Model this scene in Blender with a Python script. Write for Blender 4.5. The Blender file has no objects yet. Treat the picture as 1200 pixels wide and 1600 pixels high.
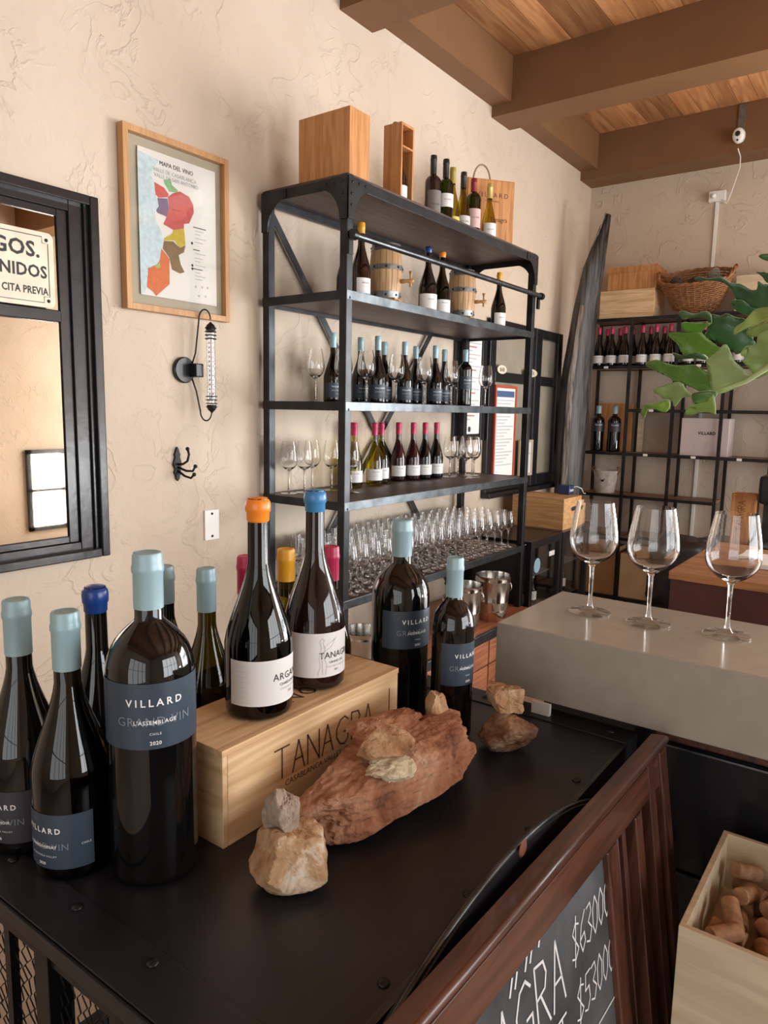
import bpy, bmesh, math, random
from mathutils import Vector, Matrix, noise
PI = math.pi
SC = bpy.context.scene
COL = SC.collection
random.seed(7)

# ------------------------------------------------------------------ camera
FPX = 1129.476
RM = Matrix(((0.80615472, 0.09715198, -0.58367461),
             (0.59141228, -0.10128378, 0.79998319),
             (0.01860318, -0.99010256, -0.13910727)))      # rows: world x, y, z in camera (right, down, forward)
CAM = Vector((2.23, 0.0, 1.5))
cd = bpy.data.cameras.new('camera'); cam = bpy.data.objects.new('camera', cd); COL.objects.link(cam)
cd.sensor_fit = 'HORIZONTAL'; cd.sensor_width = 36.0; cd.lens = FPX * 36.0 / 1200.0
cd.clip_start = 0.02
r, d, f = RM.col[0], RM.col[1], RM.col[2]
cam.matrix_world = Matrix(((r.x, -d.x, -f.x, CAM.x), (r.y, -d.y, -f.y, CAM.y), (r.z, -d.z, -f.z, CAM.z), (0, 0, 0, 1)))
SC.camera = cam

# ------------------------------------------------------------------ world, daylight through the windows, exposure
w = bpy.data.worlds.new('world'); SC.world = w; w.use_nodes = True
bg = w.node_tree.nodes['Background']; bg.inputs[0].default_value = (0.75, 0.86, 1.0, 1); bg.inputs[1].default_value = 1.0

def area(name, loc, rot, sx, sy, power, col):
    l = bpy.data.lights.new(name, 'AREA'); l.shape = 'RECTANGLE'; l.size = sx; l.size_y = sy; l.energy = power; l.color = col
    o = bpy.data.objects.new(name, l); COL.objects.link(o); o.location = loc; o.rotation_euler = rot
    return o
XR, YF, YB, ZC = 5.6, -2.6, 5.72, 3.55          # right wall, wall behind the camera, back wall, ceiling
area('daylight_right_window', (XR + .05, 1.9, 1.65), (0, PI / 2, 0), 2.1, 3.3, 190, (0.97, 0.985, 1.0))
area('daylight_low_window', (XR + .05, 4.5, 0.55), (0, PI / 2, 0), 0.9, 0.9, 130, (0.97, 0.985, 1.0))
area('daylight_back_window', (4.05, YB + .05, 1.5), (-PI / 2, 0, 0), 2.5, 2.3, 430, (0.97, 0.985, 1.0))
area('daylight_entrance', (2.9, YF - .05, 1.5), (PI / 2, 0, 0), 3.0, 2.2, 45, (1.0, 0.95, 0.88))
SC.view_settings.view_transform = 'Standard'; SC.view_settings.look = 'None'
SC.view_settings.exposure = -0.04; SC.view_settings.gamma = 1.0; SC.view_settings.use_curve_mapping = False
SC.cycles.transparent_max_bounces = 48; SC.cycles.max_bounces = 32; SC.cycles.transmission_bounces = 32
SC.cycles.sample_clamp_indirect = 6.0

# ------------------------------------------------------------------ pixel helpers (a pixel gives a ray, a plane gives the distance)
def ray(px, py): return RM @ Vector((px - 600.0, py - 800.0, FPX))
def P(px, py, ax, val):
    q = ray(px, py); t = (val - CAM[ax]) / q[ax]; return CAM + q * t
def PX(px, py, v): return P(px, py, 0, v)
def PY(px, py, v): return P(px, py, 1, v)
def PZ(px, py, v): return P(px, py, 2, v)
def mpp(p): return (RM.transposed() @ (Vector(p) - CAM)).z / FPX     # metres per pixel at a point

# ------------------------------------------------------------------ materials
MATS = {}
def mat(name, col, rough=.5, metal=0., spec=.5, var=0., vscale=8., bump=0., bscale=60., coat=0., rnd=0.):
    if name in MATS: return MATS[name]
    m = bpy.data.materials.new(name); m.use_nodes = True; N = m.node_tree.nodes; L = m.node_tree.links
    b = N['Principled BSDF']; b.inputs['Base Color'].default_value = (*col, 1)
    b.inputs['Roughness'].default_value = rough; b.inputs['Metallic'].default_value = metal
    b.inputs['Specular IOR Level'].default_value = spec; b.inputs['Coat Weight'].default_value = coat
    b.inputs['Coat Roughness'].default_value = .05
    tc = N.new('ShaderNodeTexCoord')
    src = None
    if var:
        n = N.new('ShaderNodeTexNoise'); n.inputs['Scale'].default_value = vscale; n.inputs['Detail'].default_value = 6
        L.new(tc.outputs['Object'], n.inputs['Vector'])
        cr = N.new('ShaderNodeValToRGB'); e = cr.color_ramp.elements
        e[0].position = .3; e[1].position = .7
        e[0].color = (*[c * (1 - var) for c in col], 1); e[1].color = (*[min(1, c * (1 + var)) for c in col], 1)
        L.new(n.outputs['Fac'], cr.inputs[0]); src = cr.outputs[0]
    if rnd:
        oi = N.new('ShaderNodeObjectInfo'); hs = N.new('ShaderNodeHueSaturation')
        mr = N.new('ShaderNodeMapRange'); mr.inputs[3].default_value = 1 - rnd; mr.inputs[4].default_value = 1 + rnd
        L.new(oi.outputs['Random'], mr.inputs[0]); L.new(mr.outputs[0], hs.inputs['Value'])
        if src: L.new(src, hs.inputs['Color'])
        else: hs.inputs['Color'].default_value = (*col, 1)
        src = hs.outputs[0]
    if src: L.new(src, b.inputs['Base Color'])
    if bump:
        n = N.new('ShaderNodeTexNoise'); n.inputs['Scale'].default_value = bscale; n.inputs['Detail'].default_value = 5
        L.new(tc.outputs['Object'], n.inputs['Vector'])
        bp = N.new('ShaderNodeBump'); bp.inputs['Strength'].default_value = bump; bp.inputs['Distance'].default_value = .01
        L.new(n.outputs['Fac'], bp.inputs['Height']); L.new(bp.outputs[0], b.inputs['Normal'])
    MATS[name] = m; return m

def wood(name, c0, c1, axis='y', rough=.5, scale=1., knots=.5, rnd=0., coat=0.):
    if name in MATS: return MATS[name]
    m = bpy.data.materials.new(name); m.use_nodes = True; N = m.node_tree.nodes; L = m.node_tree.links
    b = N['Principled BSDF']; b.inputs['Roughness'].default_value = rough; b.inputs['Coat Weight'].default_value = coat
    tc = N.new('ShaderNodeTexCoord'); mp = N.new('ShaderNodeMapping')
    s = {'x': (1.2, 16, 16), 'y': (16, 1.2, 16), 'z': (16, 16, 1.2)}[axis]
    mp.inputs['Scale'].default_value = [v * scale for v in s]
    if rnd:
        oi = N.new('ShaderNodeObjectInfo'); mul = N.new('ShaderNodeMath'); mul.operation = 'MULTIPLY'; mul.inputs[1].default_value = 37.
        cb = N.new('ShaderNodeCombineXYZ'); L.new(oi.outputs['Random'], mul.inputs[0])
        for k in range(3): L.new(mul.outputs[0], cb.inputs[k])
        L.new(cb.outputs[0], mp.inputs['Location'])
    L.new(tc.outputs['Object'], mp.inputs['Vector'])
    n1 = N.new('ShaderNodeTexNoise'); n1.inputs['Scale'].default_value = 1.6; n1.inputs['Detail'].default_value = 3; n1.inputs['Distortion'].default_value = knots
    L.new(mp.outputs[0], n1.inputs['Vector'])
    sn = N.new('ShaderNodeMath'); sn.operation = 'MULTIPLY'; sn.inputs[1].default_value = 26.; L.new(n1.outputs['Fac'], sn.inputs[0])
    s2 = N.new('ShaderNodeMath'); s2.operation = 'SINE'; L.new(sn.outputs[0], s2.inputs[0])
    n2 = N.new('ShaderNodeTexNoise'); n2.inputs['Scale'].default_value = 5.; n2.inputs['Detail'].default_value = 8; L.new(mp.outputs[0], n2.inputs['Vector'])
    mx = N.new('ShaderNodeMath'); mx.operation = 'MULTIPLY_ADD'; mx.inputs[1].default_value = .22; L.new(s2.outputs[0], mx.inputs[0]); L.new(n2.outputs['Fac'], mx.inputs[2])
    cr = N.new('ShaderNodeValToRGB'); e = cr.color_ramp.elements; e[0].position = .22; e[1].position = .78
    e[0].color = (*c0, 1); e[1].color = (*c1, 1); L.new(mx.outputs[0], cr.inputs[0])
    src = cr.outputs[0]
    if rnd:
        hs = N.new('ShaderNodeHueSaturation'); mr = N.new('ShaderNodeMapRange'); mr.inputs[3].default_value = 1 - rnd; mr.inputs[4].default_value = 1 + rnd
        L.new(oi.outputs['Random'], mr.inputs[0]); L.new(mr.outputs[0], hs.inputs['Value']); L.new(src, hs.inputs['Color']); src = hs.outputs[0]
    L.new(src, b.inputs['Base Color'])
    bp = N.new('ShaderNodeBump'); bp.inputs['Strength'].default_value = .15; bp.inputs['Distance'].default_value = .004
    L.new(mx.outputs[0], bp.inputs['Height']); L.new(bp.outputs[0], b.inputs['Normal'])
    MATS[name] = m; return m

def tinted_glass(name, tint, rough=.02, ior=1.5, edge=None):
    """thin glass: tinted see-through plus mirror reflection by Fresnel"""
    if name in MATS: return MATS[name]
    m = bpy.data.materials.new(name); m.use_nodes = True; N = m.node_tree.nodes; L = m.node_tree.links
    N.remove(N['Principled BSDF']); out = N['Material Output']
    t = N.new('ShaderNodeBsdfTransparent'); t.inputs[0].default_value = (*tint, 1)
    g = N.new('ShaderNodeBsdfGlossy'); g.inputs['Roughness'].default_value = rough; g.inputs[0].default_value = (1, 1, 1, 1)
    fw_ = N.new('ShaderNodeLayerWeight'); fw_.inputs[0].default_value = .5
    pw_ = N.new('ShaderNodeMath'); pw_.operation = 'POWER'; pw_.inputs[1].default_value = 4.; L.new(fw_.outputs['Facing'], pw_.inputs[0])
    fr = N.new('ShaderNodeMapRange'); f0_ = ((ior - 1) / (ior + 1)) ** 2; fr.inputs[3].default_value = f0_; fr.inputs[4].default_value = 1.; L.new(pw_.outputs[0], fr.inputs[0])
    mx = N.new('ShaderNodeMixShader'); L.new(fr.outputs[0], mx.inputs[0]); L.new(t.outputs[0], mx.inputs[1]); L.new(g.outputs[0], mx.inputs[2])
    if edge:
        lw = N.new('ShaderNodeLayerWeight'); lw.inputs[0].default_value = .25
        mc = N.new('ShaderNodeMix'); mc.data_type = 'RGBA'; mc.inputs['A'].default_value = (*tint, 1); mc.inputs['B'].default_value = (*edge, 1)
        L.new(lw.outputs['Facing'], mc.inputs['Factor']); L.new(mc.outputs['Result'], t.inputs[0])
    L.new(mx.outputs[0], out.inputs['Surface']); MATS[name] = m; return m

def true_glass(name, col=(1, 1, 1), ior=1.48):
    if name in MATS: return MATS[name]
    m = bpy.data.materials.new(name); m.use_nodes = True; N = m.node_tree.nodes; L = m.node_tree.links
    N.remove(N['Principled BSDF']); g = N.new('ShaderNodeBsdfGlass'); g.inputs[0].default_value = (*col, 1); g.inputs['Roughness'].default_value = 0.; g.inputs['IOR'].default_value = ior
    L.new(g.outputs[0], N['Material Output'].inputs['Surface']); MATS[name] = m; return m

def plaster():
    m = bpy.data.materials.new('plaster'); m.use_nodes = True; N = m.node_tree.nodes; L = m.node_tree.links
    b = N['Principled BSDF']; b.inputs['Roughness'].default_value = .75; b.inputs['Specular IOR Level'].default_value = .25
    tc = N.new('ShaderNodeTexCoord')
    n0 = N.new('ShaderNodeTexNoise'); n0.inputs['Scale'].default_value = 1.3; n0.inputs['Detail'].default_value = 4; L.new(tc.outputs['Object'], n0.inputs['Vector'])
    cr = N.new('ShaderNodeValToRGB'); e = cr.color_ramp.elements; e[0].position = .35; e[1].position = .65
    e[0].color = (.535, .435, .335, 1); e[1].color = (.60, .50, .395, 1); L.new(n0.outputs['Fac'], cr.inputs[0]); L.new(cr.outputs[0], b.inputs['Base Color'])
    # trowel strokes: ridges of strongly distorted noise, masked in patches, plus fine grit
    n1 = N.new('ShaderNodeTexNoise'); n1.inputs['Scale'].default_value = 5.5; n1.inputs['Detail'].default_value = 5; n1.inputs['Distortion'].default_value = 1.1; L.new(tc.outputs['Object'], n1.inputs['Vector'])
    r1 = N.new('ShaderNodeValToRGB'); r1.color_ramp.elements[0].position = .47; r1.color_ramp.elements[1].position = .50
    r1.color_ramp.elements.new(.53); r1.color_ramp.elements[0].color = (0, 0, 0, 1); r1.color_ramp.elements[1].color = (1, 1, 1, 1); r1.color_ramp.elements[2].color = (0.15, 0.15, 0.15, 1)
    L.new(n1.outputs['Fac'], r1.inputs[0])
    nm = N.new('ShaderNodeTexNoise'); nm.inputs['Scale'].default_value = 3.5; nm.inputs['Detail'].default_value = 2; L.new(tc.outputs['Object'], nm.inputs['Vector'])
    rm = N.new('ShaderNodeValToRGB'); rm.color_ramp.elements[0].position = .42; rm.color_ramp.elements[1].position = .62; L.new(nm.outputs['Fac'], rm.inputs[0])
    mul = N.new('ShaderNodeMath'); mul.operation = 'MULTIPLY'; L.new(r1.outputs[0], mul.inputs[0]); L.new(rm.outputs[0], mul.inputs[1])
    n2 = N.new('ShaderNodeTexNoise'); n2.inputs['Scale'].default_value = 22.; n2.inputs['Detail'].default_value = 6; n2.inputs['Distortion'].default_value = .8; L.new(tc.outputs['Object'], n2.inputs['Vector'])
    ad = N.new('ShaderNodeMath'); ad.operation = 'MULTIPLY_ADD'; ad.inputs[1].default_value = .55; L.new(n2.outputs['Fac'], ad.inputs[0]); L.new(mul.outputs[0], ad.inputs[2])
    bp = N.new('ShaderNodeBump'); bp.inputs['Strength'].default_value = .42; bp.inputs['Distance'].default_value = .012
    L.new(ad.outputs[0], bp.inputs['Height']); L.new(bp.outputs[0], b.inputs['Normal'])
    return m

def rockmat(name, cols, scale=14., seed=0.):
    m = bpy.data.materials.new(name); m.use_nodes = True; N = m.node_tree.nodes; L = m.node_tree.links
    b = N['Principled BSDF']; b.inputs['Roughness'].default_value = .85; b.inputs['Specular IOR Level'].default_value = .25
    tc = N.new('ShaderNodeTexCoord'); mp = N.new('ShaderNodeMapping'); mp.inputs['Location'].default_value = (seed, seed * 2.1, seed * .7)
    L.new(tc.outputs['Object'], mp.inputs['Vector'])
    n = N.new('ShaderNodeTexNoise'); n.inputs['Scale'].default_value = scale; n.inputs['Detail'].default_value = 9; n.inputs['Roughness'].default_value = .65; n.inputs['Distortion'].default_value = .6; L.new(mp.outputs[0], n.inputs['Vector'])
    cr = N.new('ShaderNodeValToRGB'); els = cr.color_ramp.elements
    k = len(cols)
    for i, c in enumerate(cols):
        p = .3 + .4 * i / (k - 1)
        if i == 0: e = els[0]; e.position = p
        elif i == k - 1: e = els[len(els) - 1]; e.position = p
        else: e = els.new(p)
        e.color = (*c, 1)
    L.new(n.outputs['Fac'], cr.inputs[0]); L.new(cr.outputs[0], b.inputs['Base Color'])
    n2 = N.new('ShaderNodeTexNoise'); n2.inputs['Scale'].default_value = 60.; n2.inputs['Detail'].default_value = 10; L.new(mp.outputs[0], n2.inputs['Vector'])
    bp = N.new('ShaderNodeBump'); bp.inputs['Strength'].default_value = 1.; bp.inputs['Distance'].default_value = .008
    L.new(n2.outputs['Fac'], bp.inputs['Height']); L.new(bp.outputs[0], b.inputs['Normal'])
    return m

M_PLASTER = plaster()
M_STEEL = mat('blackened_steel', (.030, .031, .034), .36, .75, var=.35, vscale=14)
M_STEELED = mat('worn_steel_edge', (.075, .085, .09), .30, .85, var=.4, vscale=20)
M_TABLE = mat('black_steel_top', (.0125, .0130, .0165), .36, .0, var=.5, vscale=5, bump=.05, bscale=25)
M_SHELFWOOD = wood('shelf_walnut', (.035, .018, .014), (.085, .045, .035), 'y', .45, 1.)
M_BLACKWOOD = mat('black_lacquer', (.012, .012, .014), .22, 0, .5, bump=.06, bscale=30)
M_MIRROR = mat('mirror_glass', (.52, .46, .39), .015, 1.0)
M_PINE_Y = wood('pine_box', (.58, .36, .18), (.76, .54, .31), 'y', .5)
M_PINE_Z = wood('pine_box_upright', (.40, .17, .055), (.55, .26, .09), 'z', .45)
M_PINE_X = wood('pine_box_across', (.56, .36, .18), (.74, .53, .31), 'x', .5)
M_PALE = wood('pale_ply', (.55, .44, .29), (.66, .55, .38), 'x', .55, .8)
M_HONEY = wood('honey_wood', (.38, .19, .07), (.52, .29, .12), 'y', .5)
M_CEIL = wood('ceiling_pine', (.36, .155, .060), (.53, .265, .115), 'y', .5, .4, .9, rnd=.35)
M_BEAM = mat('painted_beam', (.185, .092, .040), .55, 0, .3, var=.08, vscale=3)
M_OAKF = wood('oak_frame', (.44, .22, .085), (.53, .29, .12), 'z', .5)
M_MAHOG = wood('mahogany', (.050, .018, .011), (.115, .042, .026), 'y', .33, 1., coat=.15)
M_MAHOGZ = wood('mahogany_upright', (.050, .018, .011), (.115, .042, .026), 'z', .33, 1., coat=.15)
M_MAROON = mat('maroon_paint', (.075, .022, .018), .45, var=.15, vscale=4)
M_REDWOOD = wood('red_drawer_wood', (.30, .10, .045), (.48, .19, .09), 'y', .45)
M_CONCRETE = mat('polished_concrete', (.36, .325, .27), .15, 0, .5, var=.05, vscale=30)
M_BARREL = wood('barrel_oak', (.42, .25, .12), (.58, .37, .19), 'z', .55)
M_ZINC = mat('zinc_hoop', (.22, .23, .23), .4, .7, var=.25, vscale=30)
M_CHROME = mat('bucket_steel', (.72, .70, .67), .16, 1.0, bump=.02)
M_WHITE = mat('white_plastic', (.78, .77, .73), .4)
M_PAPER = mat('white_paper', (.74, .73, .70), .6)
M_LABELW = mat('white_label', (.72, .71, .69), .55)
M_NAVY = mat('navy_label', (.028, .045, .068), .45)
M_NAVYD = mat('dark_label', (.030, .030, .040), .45)
M_INKW = mat('white_ink', (.80, .80, .80), .5)
M_INKG = mat('grey_ink', (.17, .20, .24), .5)
M_INKB = mat('black_ink', (.012, .012, .012), .6)
M_INKL = mat('light_grey_ink', (.45, .46, .47), .6)
M_CAPG = mat('grey_green_capsule', (.28, .415, .455), .38, .1)
M_CAPO = mat('orange_wax', (.80, .23, .018), .33)
M_CAPB = mat('sky_blue_wax', (.045, .20, .42), .33)
M_CAPN = mat('royal_blue_wax', (.010, .045, .21), .30)
M_CAPY = mat('yellow_capsule', (.66, .32, .015), .38)
M_CAPP = mat('pink_capsule', (.48, .022, .085), .38)
M_CAPK = mat('black_capsule', (.012, .012, .012), .35)
M_CAPGOLD = mat('gold_capsule', (.55, .42, .14), .35, .5)
M_BLACKGLASS = mat('wine_filled_dark_glass', (.0035, .0035, .0035), .045, 0, .6)
M_BROWNGLASS = mat('wine_filled_brown_glass', (.012, .005, .004), .05, 0, .6)
M_OLIVE = tinted_glass('olive_glass', (.20, .17, .022))
M_DKOLIVE = tinted_glass('dark_olive_glass', (.075, .066, .012))
M_YELGLASS = tinted_glass('yellow_green_glass', (.58, .50, .06))
M_GREENGLASS = tinted_glass('green_glass', (.12, .20, .03))
M_CLEAR = tinted_glass('clear_glass', (.965, .975, .975), .01, 1.5, edge=(.86, .89, .90))
M_CRYSTAL = true_glass('crystal_glass')
M_PANE = tinted_glass('picture_glazing', (.97, .97, .96), .02, 1.45)
M_CORK = mat('cork', (.36, .195, .095), .8, var=.3, vscale=90, bump=.12, bscale=400, rnd=.3)
M_STAIN = mat('wine_stained_cork', (.16, .06, .10), .8)
M_CHALKB = mat('chalkboard', (.060, .066, .072), .6, var=.6, vscale=9)
M_CHALK = mat('chalk', (.72, .73, .73), .9)
M_IRON = mat('cast_iron', (.008, .007, .007), .5, .3)
M_RUST = mat('rust', (.18, .05, .02), .8)
M_WICKER = mat('wicker', (.27, .12, .045), .6, var=.35, vscale=40)
M_CONE = mat('pine_cone', (.10, .075, .06), .7)
M_CONEL = mat('pale_pine_cone', (.34, .31, .27), .7)
M_LEAF = mat('leaf', (.150, .260, .075), .36, 0, .5, var=.35, vscale=9)
M_LEAFD = mat('dark_leaf', (.030, .085, .026), .36, 0, .5, var=.3, vscale=9)
M_STEMG = mat('leaf_rib', (.36, .46, .20), .45)
M_CANOE = wood('weathered_black_wood', (.010, .010, .010), (.085, .080, .075), 'z', .48, .8)
M_CANOEG = wood('weathered_grey_wood', (.05, .042, .035), (.30, .26, .22), 'z', .7, 1.2)
M_CARTON = mat('cardboard', (.45, .27, .13), .8, var=.06)
M_LILAC = mat('lilac_carton', (.55, .47, .46), .6)
M_BLACKP = mat('black_plastic', (.010, .010, .012), .3)
M_ENGRAVE = mat('burnt_engraving', (.085, .032, .012), .7)
M_FRIDGEIN = mat('fridge_interior', (.50, .53, .54), .5)
M_ADDEDGLOW = mat('added_fridge_glow', (.8, .85, .9), .5); M_ADDEDGLOW.node_tree.nodes['Principled BSDF'].inputs['Emission Color'].default_value = (.85, .93, 1, 1); M_ADDEDGLOW.node_tree.nodes['Principled BSDF'].inputs['Emission Strength'].default_value = 9.  # glow added to brighten the fridge interiors
M_FLOOR = mat('floor_tile', (.46, .38, .30), .5, var=.1, vscale=3)
M_SIGN = mat('cream_sign_enamel', (.66, .60, .46), .45, var=.12, vscale=12)

# ------------------------------------------------------------------ mesh helpers
class MB:
    def __init__(s): s.v = []; s.f = []
    def add(s, v, f):
        o = len(s.v); s.v += [tuple(q) for q in v]; s.f += [tuple(i + o for i in q) for q in f]; return s
    def box(s, lo, hi):
        x0, y0, z0 = lo; x1, y1, z1 = hi
        return s.add([(x0, y0, z0), (x1, y0, z0), (x1, y1, z0), (x0, y1, z0), (x0, y0, z1), (x1, y0, z1), (x1, y1, z1), (x0, y1, z1)],
                     [(0, 3, 2, 1), (4, 5, 6, 7), (0, 1, 5, 4), (1, 2, 6, 5), (2, 3, 7, 6), (3, 0, 4, 7)])
    def cbox(s, c, sz): return s.box([c[i] - sz[i] / 2 for i in range(3)], [c[i] + sz[i] / 2 for i in range(3)])
    def lathe(s, prof, n=24, cap=True, oval=1.):
        m = len(prof); v = []; fs = []
        for (rr, z) in prof:
            for k in range(n):
                a = 2 * PI * k / n; v.append((rr * math.cos(a), rr * oval * math.sin(a), z))
        for i in range(m - 1):
            for k in range(n):
                k2 = (k + 1) % n; fs.append((i * n + k, i * n + k2, (i + 1) * n + k2, (i + 1) * n + k))
        if cap:
            if prof[0][0] > 1e-5: fs.append(tuple(range(n - 1, -1, -1)))
            if prof[-1][0] > 1e-5: fs.append(tuple((m - 1) * n + k for k in range(n)))
        return s.add(v, fs)
    def tube(s, pts, rad, n=8, closed=False):
        pts = [Vector(p) for p in pts]; m = len(pts); v = []; fs = []
        up = None
        for i, p in enumerate(pts):
            if closed: t = pts[(i + 1) % m] - pts[i - 1]
            else: t = pts[min(i + 1, m - 1)] - pts[max(i - 1, 0)]
            t.normalize()
            if up is None:
                up = t.orthogonal().normalized()
            up = (up - t * up.dot(t))
            if up.length < 1e-6: up = t.orthogonal()
            up.normalize(); sd = t.cross(up)
            rr = rad[i] if isinstance(rad, (list, tuple)) else rad
            for k in range(n):
                a = 2 * PI * k / n; v.append(p + (up * math.cos(a) + sd * math.sin(a)) * rr)
        for i in range(m if closed else m - 1):
            j = (i + 1) % m
            for k in range(n):
                k2 = (k + 1) % n; fs.append((i * n + k, i * n + k2, j * n + k2, j * n + k))
        if not closed: fs += [tuple(range(n - 1, -1, -1)), tuple((m - 1) * n + k for k in range(n))]
        return s.add(v, fs)
    def prism(s, pts, off):
        n = len(pts); off = Vector(off); a = [Vector(p) for p in pts]; b = [p + off for p in a]
        fs = [tuple(range(n)), tuple(range(2 * n - 1, n - 1, -1))] + [(i, n + i, n + (i + 1) % n, (i + 1) % n) for i in range(n)]
        return s.add(a + b, fs)
    def mesh(s, name, smooth=False, bevel=0., fix=True, angle=None):
        me = bpy.data.meshes.new(name); me.from_pydata([tuple(q) for q in s.v], [], s.f)
        if bevel or fix:
            bm = bmesh.new(); bm.from_mesh(me)
            if bevel: bmesh.ops.bevel(bm, geom=list(bm.edges), offset=bevel, segments=2, affect='EDGES', profile=.5)
            bmesh.ops.recalc_face_normals(bm, faces=list(bm.faces)); bm.to_mesh(me); bm.free()
        if smooth:
            me.shade_smooth()
            if angle: me.set_sharp_from_angle(angle=angle)
        return me

def part(name, me, m, parent=None, loc=(0, 0, 0), rot=(0, 0, 0), label=None):
    o = bpy.data.objects.new(name, me); COL.objects.link(o); o.location = loc; o.rotation_euler = rot
    if m is not None and not me.materials: me.materials.append(m)
    if parent: o.parent = parent
    if label: o['label'] = label
    return o
def tag(o, label, cat, group=None):
    o['label'] = label; o['category'] = cat
    if group: o['group'] = group
    return o
def thing(name, label, cat, loc=(0, 0, 0), rotz=0., group=None):
    o = bpy.data.objects.new(name, None); COL.objects.link(o); o.location = loc; o.rotation_euler = (0, 0, rotz); o.empty_display_size = .05
    return tag(o, label, cat, group)
def struct(name, me, m):
    o = part(name, me, m); o['kind'] = 'structure'; return o
def bx(name, lo, hi, m, parent=None, bevel=0., label=None):
    return part(name, MB().box(lo, hi).mesh(name, bevel=bevel), m, parent, label=label)
def dup(root, loc, rotz, label=None, group=None):
    q = root.copy(); COL.objects.link(q); q.location = loc; q.rotation_euler = (0, 0, rotz)
    if label: q['label'] = label
    if group: q['group'] = group
    for ch in list(root.children):
        c = ch.copy(); COL.objects.link(c); c.parent = q
        for g in list(ch.children):
            e = g.copy(); COL.objects.link(e); e.parent = c
    return q

# flat writing: text outlines turned into meshes; fn maps (u, v) to a 3D point
_TX = {}
def text_uv(s, size, spacing=1., xs=1., bold=0.):
    key = (s, size, spacing, xs, bold)
    if key in _TX: return _TX[key]
    cu = bpy.data.curves.new('t', 'FONT'); cu.body = s; cu.size = size; cu.space_character = spacing; cu.resolution_u = 2
    cu.align_x = 'CENTER'; cu.offset = bold
    o = bpy.data.objects.new('t', cu); COL.objects.link(o); dg = bpy.context.evaluated_depsgraph_get(); dg.update()
    me = bpy.data.meshes.new_from_object(o.evaluated_get(dg))
    v = [(q.co.x * xs, q.co.y) for q in me.vertices]; fs = [tuple(p.vertices) for p in me.polygons]
    bpy.data.objects.remove(o); bpy.data.curves.remove(cu); bpy.data.meshes.remove(me)
    _TX[key] = (v, fs); return v, fs
def write(name, s, size, fn, m, parent, spacing=1., xs=1., bold=0., right=False):
    v, fs = text_uv(s, size, spacing, xs, bold)
    if right: e_ = max(a for a, b in v); v = [(a - e_, b) for a, b in v]
    return part(name, MB().add([fn(a, b) for a, b in v], fs).mesh(name, fix=False), m, parent)
def flat(o, ux, uy):
    o, ux, uy = Vector(o), Vector(ux), Vector(uy)
    return lambda a, b: o + ux * a + uy * b
def cyl(rr, a0, z0):
    return lambda a, b: Vector((rr * math.cos(a0 + a / rr), rr * math.sin(a0 + a / rr), z0 + b))
# simple stroke letters (unit box 0..1 high, own width)
STROKES = {'T': (.7, [[(0, 1), (.7, 1)], [(.35, 1), (.35, 0)]]), 'A': (.6, [[(0, 0), (.3, 1), (.6, 0)], [(.12, .38), (.5, .38)]]),
           'N': (.6, [[(0, 0), (0, 1), (.6, 0), (.6, 1)]]), 'R': (.55, [[(0, 0), (0, 1), (.4, .95), (.5, .75), (.4, .55), (0, .5)], [(.2, .5), (.55, 0)]]),
           'G': (.75, [[(.7, .85), (.5, 1), (.25, .93), (.05, .65), (.05, .35), (.25, .07), (.5, 0), (.7, .15), (.7, .45), (.45, .45)]]),
           'I': (.1, [[(.05, 0), (.05, 1)]]), 'S': (.5, [[(.5, .88), (.25, 1), (.02, .8), (.25, .5), (.5, .25), (.25, 0), (0, .12)]]),
           '$': (.5, [[(.5, .85), (.25, .95), (.04, .75), (.25, .5), (.48, .25), (.25, .05), (0, .15)], [(.3, 1.12), (.2, -.12)]]),
           '6': (.45, [[(.4, 1), (.12, .7), (.02, .3), (.2, 0), (.42, .2), (.35, .45), (.05, .35)]]),
           '3': (.42, [[(.02, .95), (.3, 1), (.38, .75), (.15, .55), (.42, .3), (.25, .0), (0, .1)]]),
           '5': (.45, [[(.45, 1), (.1, 1), (.06, .58), (.35, .6), (.42, .25), (.22, 0), (0, .08)]]),
           '0': (.42, [[(.2, 1), (.02, .7), (.04, .25), (.2, 0), (.38, .25), (.4, .7), (.2, 1)]]),
           'E': (.5, [[(.5, 1), (0, 1), (0, 0), (.5, 0)], [(0, .5), (.4, .5)]]), ' ': (.35, [])}
def strokes(s, h, wd, gap=.18, xs=1., slant=0.):
    """ribbons in (u, v)"""
    v = []; fs = []; x = 0.
    for ch in s:
        wch, ls = STROKES[ch]
        for l in ls:
            pts = [((x + a * xs) * h + slant * b * h, b * h) for a, b in l]
            for (a, b) in zip(pts[:-1], pts[1:]):
                dx, dy = b[0] - a[0], b[1] - a[1]; q = math.hypot(dx, dy) or 1; nx, ny = -dy / q * wd / 2, dx / q * wd / 2
                ex, ey = dx / q * wd * .3, dy / q * wd * .3
                o = len(v); v += [(a[0] + nx - ex, a[1] + ny - ey), (a[0] - nx - ex, a[1] - ny - ey), (b[0] - nx + ex, b[1] - ny + ey), (b[0] + nx + ex, b[1] + ny + ey)]
                fs.append((o, o + 1, o + 2, o + 3))
        x += (wch + gap) * xs
    return v, fs, x * h
def scribe(name, s, h, wd, fn, m, parent, gap=.18, xs=1., slant=0.):
    v, fs, _ = strokes(s, h, wd, gap, xs, slant)
    return part(name, MB().add([fn(a, b) for a, b in v], fs).mesh(name, fix=False), m, parent)

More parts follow.
